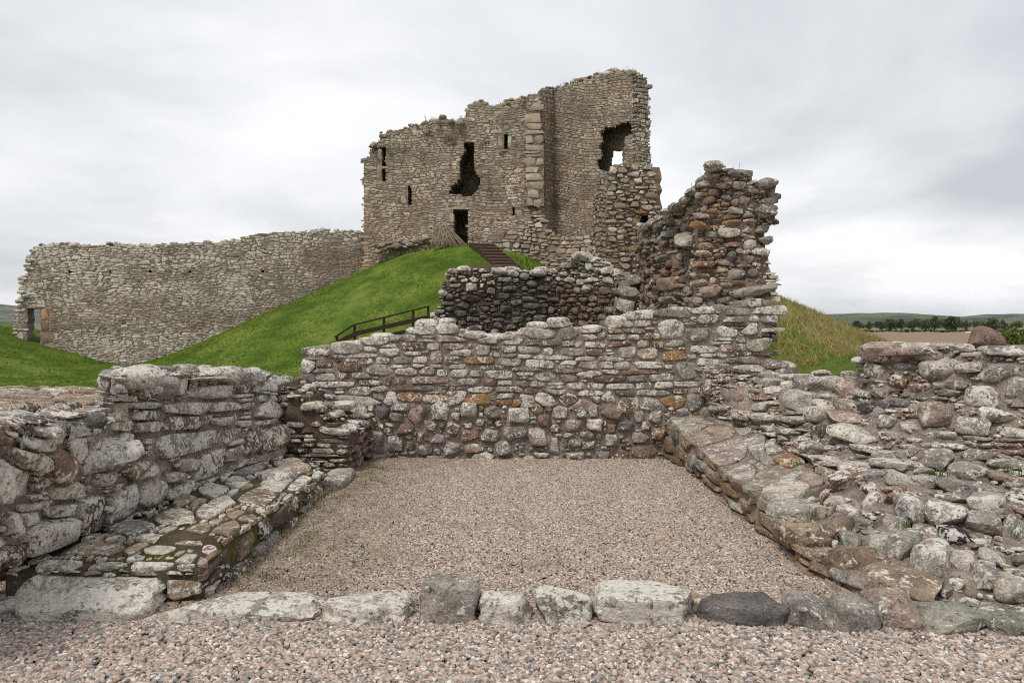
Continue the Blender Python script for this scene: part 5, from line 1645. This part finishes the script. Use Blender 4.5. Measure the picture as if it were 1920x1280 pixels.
line_ = [hit(902 + 50 * t, 461 + 45 * t) for t in np.linspace(0, 1.4, 12)]
stair = empty('wooden_steps', tuple(line_[-1]), 'brown timber steps climbing the grassy mound to the keep doorway', 'steps')
for a_, b_ in zip(line_[:-1], line_[1:]):
    d_ = np.array([b_[0] - a_[0], b_[1] - a_[1], 0.0])
    ln_ = max(np.linalg.norm(d_), 0.05)
    d_ /= ln_
    sd_ = np.array([0.96, 0.28, 0.0])
    m_ = (a_ + b_) / 2
    za = a_[2] + 0.10
    w_ = min(ln_ * 0.72, 0.5)
    v, f = box_between((m_[0] - sd_[0] * .66, m_[1] - sd_[1] * .66, za), (m_[0] + sd_[0] * .66, m_[1] + sd_[1] * .66, za), w_, 0.05)
    mesh_obj('tread', v, f, M['tread'], stair)
    e_ = m_ + d_ * w_ / 2
    v, f = box_between((e_[0] - sd_[0] * .64, e_[1] - sd_[1] * .64, za - 0.11), (e_[0] + sd_[0] * .64, e_[1] + sd_[1] * .64, za - 0.11), 0.04, 0.17)
    mesh_obj('riser', v, f, M['wood'], stair)
for sg in (-1, 1):
    v, f = join_parts([box_between(tuple(a_ + np.array([0.96, .28, 0]) * .69 * sg + (0, 0, .06)), tuple(b_ + np.array([0.96, .28, 0]) * .69 * sg + (0, 0, .06)), 0.06, 0.26) for a_, b_ in zip(line_[:-1], line_[1:])])
    mesh_obj('stringer', v, f, M['wood'], stair)

rail = empty('handrail', P(700, 645, 33.2), 'dark brown wooden handrail on the mound slope beyond the low wall', 'handrail')


def railY(x):
    return 32.6 + (x - 630) / 175 * 2.0


for x, yt, yb in ((632, 630, 662), (665, 607, 655), (720, 595, 645), (775, 581, 630), (803, 573, 622)):
    v, f = box_between(P(x, yt, railY(x)), P(x, yb, railY(x)), 0.10, 0.10)
    mesh_obj('post', v, f, M['wood'], rail)
for name, pts, hh in (('top_rail', [(628, 632), (664, 609), (806, 574)], 0.075), ('middle_rail', [(628, 645), (668, 625), (806, 594)], 0.20), ('lower_rail', [(640, 655), (676, 641), (806, 611)], 0.17)):
    seg = []
    for (xa, ya), (xb, yb) in zip(pts[:-1], pts[1:]):
        pa, pb_ = np.array(P(xa, ya, railY(xa))), np.array(P(xb, yb, railY(xb)))
        pa[1] -= 0.08; pb_[1] -= 0.08
        seg.append(box_between(pa, pb_, 0.06, hh))
    v, f = join_parts(seg)
    mesh_obj(name, v, f, M['wood'], rail)

sticks = empty('stick_bundle', P(842, 457, 43.6), 'fan of bare wooden poles leaning together beside the keep doorway', 'poles')
for k in range(34):
    t = k / 33
    xb = 806 + 74 * t + rng.uniform(-2, 2)
    xt = 814 + 28 * t + rng.uniform(-3, 3)
    yt = 424 + 6 * rng.random() - 3 * math.sin(t * 3)
    yb = 455 + 5 * t ** 2 + rng.uniform(-1, 1)
    pa = np.array(P(xb, yb, 43.1 + rng.uniform(-.3, .3)))
    pt = np.array(P(xt, yt, 44.2 + rng.uniform(-.25, .25)))
    pa[2] -= 0.15
    d = pt - pa
    r0, r1 = rng.uniform(.030, .045), rng.uniform(.018, .028)
    n1 = np.cross(d, (0, 1, 0)); n1 /= np.linalg.norm(n1)
    n2 = np.cross(d, n1); n2 /= np.linalg.norm(n2)
    vv_, ff_ = [], []
    bend = rng.normal(0, .04, 3)
    for j in range(4):
        c = pa + d * (j / 3) + bend * math.sin(j / 3 * math.pi)
        r = r0 + (r1 - r0) * j / 3
        for q in range(5):
            a = q / 5 * 2 * math.pi
            vv_.append(c + (n1 * math.cos(a) + n2 * math.sin(a)) * r)
    for j in range(3):
        for q in range(5):
            ff_.append([j * 5 + q, j * 5 + (q + 1) % 5, (j + 1) * 5 + (q + 1) % 5, (j + 1) * 5 + q])
    ff_ += [[4, 3, 2, 1, 0], [15, 16, 17, 18, 19]]
    mesh_obj('pole', vv_, ff_, M['stick'], sticks, smooth=True)


# ================================================================== plants on the walls and in the gravel
def tufts(name, label, spots, mat, kind='stuff'):
    V, F = [], []
    for (x, y, z, n, h, sp) in spots:
        for _ in range(n):
            b = np.array([x + rng.normal(0, sp), y + rng.normal(0, sp), z])
            az = rng.uniform(0, 6.28)
            ln = rng.uniform(0.1, 0.65)
            hh = h * rng.uniform(0.5, 1.2)
            w = min(h * 0.045, 0.0045 if y < 20 else 0.02)
            d = np.array([math.cos(az), math.sin(az), 0])
            sd = np.array([-d[1], d[0], 0])
            m = b + d * hh * ln * 0.4 + np.array([0, 0, hh * 0.6])
            t = b + d * hh * ln + np.array([0, 0, hh * (1 - 0.3 * ln)])
            k = len(V)
            V += [b - sd * w, b + sd * w, m + sd * w * .7, m - sd * w * .7, t]
            F += [[k, k + 1, k + 2, k + 3], [k + 3, k + 2, k + 4]]
    o = mesh_obj(name, V, F, mat)
    tag(o, label, 'grass', kind=kind)
    return o


def top_spots(poly, Yf, n, h, sp, x0, x1, bias=None):
    tx = [p[0] for p in poly]
    ty = [p[1] for p in poly]
    r = []
    for _ in range(n):
        x = rng.uniform(x0, x1)
        Y = Yf(x) + rng.uniform(0.1, 1.2)
        q = P(x, np.interp(x, tx, ty) + 2, Yf(x) + 0.1)
        r.append((q[0], Y, q[2], int(rng.integers(8, 22)), h * rng.uniform(0.6, 1.4), sp))
    return r


sp_ = top_spots(f1[2:-1], lambda x: 46 - (x - 675) / 347 * 2.4, 46, 0.36, 0.14, 695, 1015) + top_spots(f4[2:-1], lambda x: 45 - (x - 1034) / 160 * 4.4, 26, 0.42, 0.14, 1040, 1190)
for (x, y) in ((762, 262), (800, 255), (838, 262), (848, 268), (828, 240), (980, 205), (985, 195), (996, 210), (920, 233), (985, 390), (1020, 366), (1044, 366), (912, 270), (905, 272), (915, 354), (852, 270), (700, 283), (756, 285), (1130, 250), (1060, 378)):
    yy = (46 - (x - 675) / 347 * 2.4 if x < 1022 else 45 - (x - 1034) / 160 * 4.4) - 0.08
    q = P(x, y, yy)
    sp_.append((q[0], q[1], q[2], 16, 0.36, 0.10))
tufts('grass', 'tufts of dry grass growing along the broken top of the keep', sp_, M['blade_wall'])
sp_ = []
for (x, y, Y, n, h) in ((1383, 328, 9.3, 34, .07), (1316, 352, 9.6, 34, .07), (1311, 359, 9.6, 24, .06), (1385, 326, 9.5, 4, .22), (1307, 350, 9.7, 3, .22), (1180, 312, 30.2, 20, .3), (1192, 312, 30.4, 20, .3)):
    q = P(x, y, Y)
    sp_.append((q[0], q[1], q[2] - 0.02, n, h, 0.05 if Y < 12 else .15))
tufts('grass', 'small grass tufts on top of the jagged wall stump', sp_, M['blade_wall'])
sp_ = []
for k in range(110):
    y = rng.uniform(4.5, 8.6)
    x = -1.72 + abs(rng.normal(0, 0.16)) if k < 85 else rng.uniform(-1.6, -0.5)
    sp_.append((x, y, 0.004, int(rng.integers(4, 10)), rng.uniform(0.025, 0.06), 0.03))
for (x, y) in ((700, 858), (1235, 858), (850, 856), (1190, 858), (720, 862), (1255, 862)):
    q = P(x, y, 8.62)
    sp_.append((q[0], 8.6, 0.0, 16, 0.06, 0.04))
for (x, y, Y) in ((1335, 606, 8.75), (803, 770, 8.68), (1255, 578, 8.8), (944, 700, 8.7), (960, 676, 8.7), (1022, 705, 8.7), (750, 718, 8.7), (1233, 640, 8.7), (1290, 645, 8.7), (1520, 970, 5.05), (1700, 988, 4.9), (1760, 892, 5.3), (1895, 888, 5.05), (1490, 872, 6.3)):
    q = P(x, y, Y)
    sp_.append((q[0], q[1], q[2], 22, 0.06, 0.03))
tufts('weeds', 'small green weeds sprouting in the gravel edges and wall joints', sp_, M['weed'])
sp_ = []
for k in range(46):
    x = rng.uniform(960, 1140)
    Y = rng.uniform(40.2, 42.0)
    z = float(terrain_z((x - CX) / FPX * Y, Y))
    sp_.append(((x - CX) / FPX * Y, Y, z, 26, 0.35, 0.25))
tufts('grass', 'rank dark grass at the foot of the keep beside the steps', sp_, M['blade'])


# ================================================================== far trees and hedges
def tree_meshes(seed, h, r, nleaf, squat=1.0, trunk=0.25):
    r_ = np.random.default_rng(seed)
    tv, tf = [], []
    parts = []
    segs = [((0, 0, 0), (r_.normal(0, .03) * h, 0, h * 0.55), .035 * h, .018 * h)]
    for _ in range(6):
        a = r_.uniform(0, 6.28)
        z0 = h * r_.uniform(.2, .5)
        segs.append(((0, 0, z0), (math.cos(a) * r * .6, math.sin(a) * r * .6, z0 + h * r_.uniform(.2, .35)), .014 * h, .005 * h))
    for a, b, ra, rb_ in segs:
        a, b = np.array(a), np.array(b)
        vs_ = []
        for c, rr in ((a, ra), (b, rb_)):
            for q in range(6):
                t = q / 6 * 6.283
                vs_.append(c + np.array([math.cos(t) * rr, math.sin(t) * rr, 0]))
        parts.append((np.array(vs_), [[q, (q + 1) % 6, 6 + (q + 1) % 6, 6 + q] for q in range(6)]))
    tv, tf = join_parts(parts)
    # crown: leaf faces in clumps
    V, F = [], []
    nc = 26
    cl = []
    for _ in range(nc):
        d = r_.normal(0, 1, 3)
        d /= np.linalg.norm(d)
        rad_ = r_.uniform(.35, 1.0)
        cl.append((d[0] * r * rad_ * .8, d[1] * r * rad_ * .8, h * trunk + h * (1 - trunk) * (0.5 + 0.43 * d[2] * rad_), r * r_.uniform(.22, .42)))
    for _ in range(nleaf):
        cx, cy, cz, cr = cl[int(r_.integers(nc))]
        d = r_.normal(0, 1, 3)
        d = d / np.linalg.norm(d) * cr * r_.uniform(.5, 1.05)
        c = np.array([cx, cy, cz]) + d * (1, 1, squat)
        sz = r * r_.uniform(.05, .11)
        a = r_.normal(0, 1, 3); a /= np.linalg.norm(a)
        b = np.cross(a, r_.normal(0, 1, 3)); b /= np.linalg.norm(b)
        k = len(V)
        V += [c - a * sz, c + b * sz * .7, c + a * sz, c - b * sz * .7]
        F.append([k, k + 1, k + 2, k + 3])
    V = np.array(V)
    V[:, 2] = np.maximum(V[:, 2], 0.02)
    mt = bpy.data.meshes.new('trunk'); mt.from_pydata(tv.tolist(), [], tf); mt.materials.append(M['bark'])
    mc = bpy.data.meshes.new('crown'); mc.from_pydata(V.tolist(), [], F)
    return mt, mc


protos = [tree_meshes(s_, 10, rr, 1500, 1, .16) for s_, rr in ((1, 5.0), (2, 6.0), (3, 4.2))]
for mt, mc in protos:
    mc.materials.append(M['leaf'])
bush_p = [tree_meshes(s_, 4, 2.6, 2600, 1, .02) for s_ in (7, 8)]
for mt, mc in bush_p:
    mc.materials.append(M['leaf_bush'])


def plant(name, label, cat, x, y, z, pr, sc, rz, group=None):
    e = empty(name, (x, y, z), label, cat, group)
    for nm, me in zip(('trunk', 'crown'), pr):
        o = bpy.data.objects.new(nm, me)
        COL.objects.link(o)
        o.parent = e
        o.scale = sc
        o.rotation_euler = (0, 0, rz)
    return e


trees_px = [(1585, 560, 11), (1608, 600, 13), (1630, 620, 12), (1652, 560, 15), (1668, 600, 17), (1690, 590, 18), (1712, 560, 20), (1735, 640, 15), (1752, 540, 24), (1774, 600, 18), (1790, 560, 22), (1812, 640, 14), (1835, 680, 15), (1858, 560, 20), (1880, 620, 16), (1905, 660, 14)]
ORD = 'first second third fourth fifth sixth seventh eighth ninth tenth eleventh twelfth thirteenth fourteenth fifteenth sixteenth'.split()
for i, (px, Y, hp) in enumerate(trees_px):
    hgt = (hp + 6) * Y / FPX
    x = (px - CX) / FPX * Y
    sc = hgt / 10
    plant('tree', ORD[i] + ' dark tree from the left in the row beyond the ploughed field', 'tree', x, Y, float(far_z(x, Y)), protos[i % 3], (sc * 1.25, sc * 1.25, sc), i * 1.3, 'distant trees beyond the ploughed field')
hp_ = []
for i in range(44):
    px = 1580 + i * 11
    Y = 520 + 25 * math.sin(i)
    x = (px - CX) / FPX * Y
    me = bush_p[i % 2][1]
    co = np.array([v_.co[:] for v_ in me.vertices][:4800])
    c_, s_ = math.cos(i), math.sin(i)
    co = np.stack([co[:, 0] * c_ - co[:, 1] * s_, co[:, 0] * s_ + co[:, 1] * c_, co[:, 2] * rng.uniform(.35, .7)], 1)
    hp_.append((co + (x, Y, float(far_z(x, Y))), [list(range(k, k + 4)) for k in range(0, len(co) - 3, 4)]))
v, f = join_parts(hp_)
hedge = mesh_obj('hedgerow', v, f, M['leaf'])
tag(hedge, 'low dark hedgerow along the far edge of the ploughed field', 'hedge', kind='stuff')
for i, (px, Y, h, lab) in enumerate(((1905, 120, 4.4, 'tall green shrub with yellowing leaves just beyond the pointed boulder'), (1950, 112, 4.2, 'broad green shrub at the right picture edge beside the taller shrub'), (1886, 128, 3.2, 'smaller green shrub left of the tall yellowing shrub'))):
    x = (px - CX) / FPX * Y
    plant('shrub', lab, 'shrub', x, Y, float(far_z(x, Y)), bush_p[i % 2], (1.15, 1.15, (h + 1.6) / 4), i * 2.0)
for i, (px, Y, h, lab) in enumerate(((8, 70, 3.2, 'green bush at the left picture edge behind the curtain wall end'), (-40, 74, 3.6, 'second green bush just outside the left picture edge'))):
    x = (px - CX) / FPX * Y
    plant('shrub', lab, 'shrub', x, Y, -3.6, bush_p[i % 2], (1.3, 1.3, (h + 1.4) / 4), i * 2.0)
q = P(1819, 621, 470)
v, f = box_between((q[0] - 2.2, 470, q[2] - 1.2), (q[0] + 2.2, 470, q[2] - 1.2), 3.0, 2.4)
v[[2, 3, 6, 7], 2] += 0.0
mat_w = plain('white_sheet', (0.75, 0.75, 0.75), 0.05, 1)
o = mesh_obj('white_bale', v, f, mat_w)
tag(o, 'small white covered heap at the far edge of the ploughed field', 'heap')

# ================================================================== air
hv, hf = box_between((0, -9800, 70), (0, 9800, 70), 19600, 220)
haze = mesh_obj('haze', hv, hf, bpy.data.materials.new('haze'), origin=(0, 0, 0))
hm = haze.data.materials[0]
hm.use_nodes = True
hm.node_tree.nodes.clear()
ho = hm.node_tree.nodes.new('ShaderNodeOutputMaterial')
pvn = hm.node_tree.nodes.new('ShaderNodeVolumePrincipled')
pvn.inputs['Color'].default_value = (0.80, 0.86, 0.94, 1)
pvn.inputs['Density'].default_value = 0.00003
hm.node_tree.links.new(pvn.outputs[0], ho.inputs['Volume'])
tag(haze, 'thin pale haze in the air over the land', 'haze', kind='stuff')
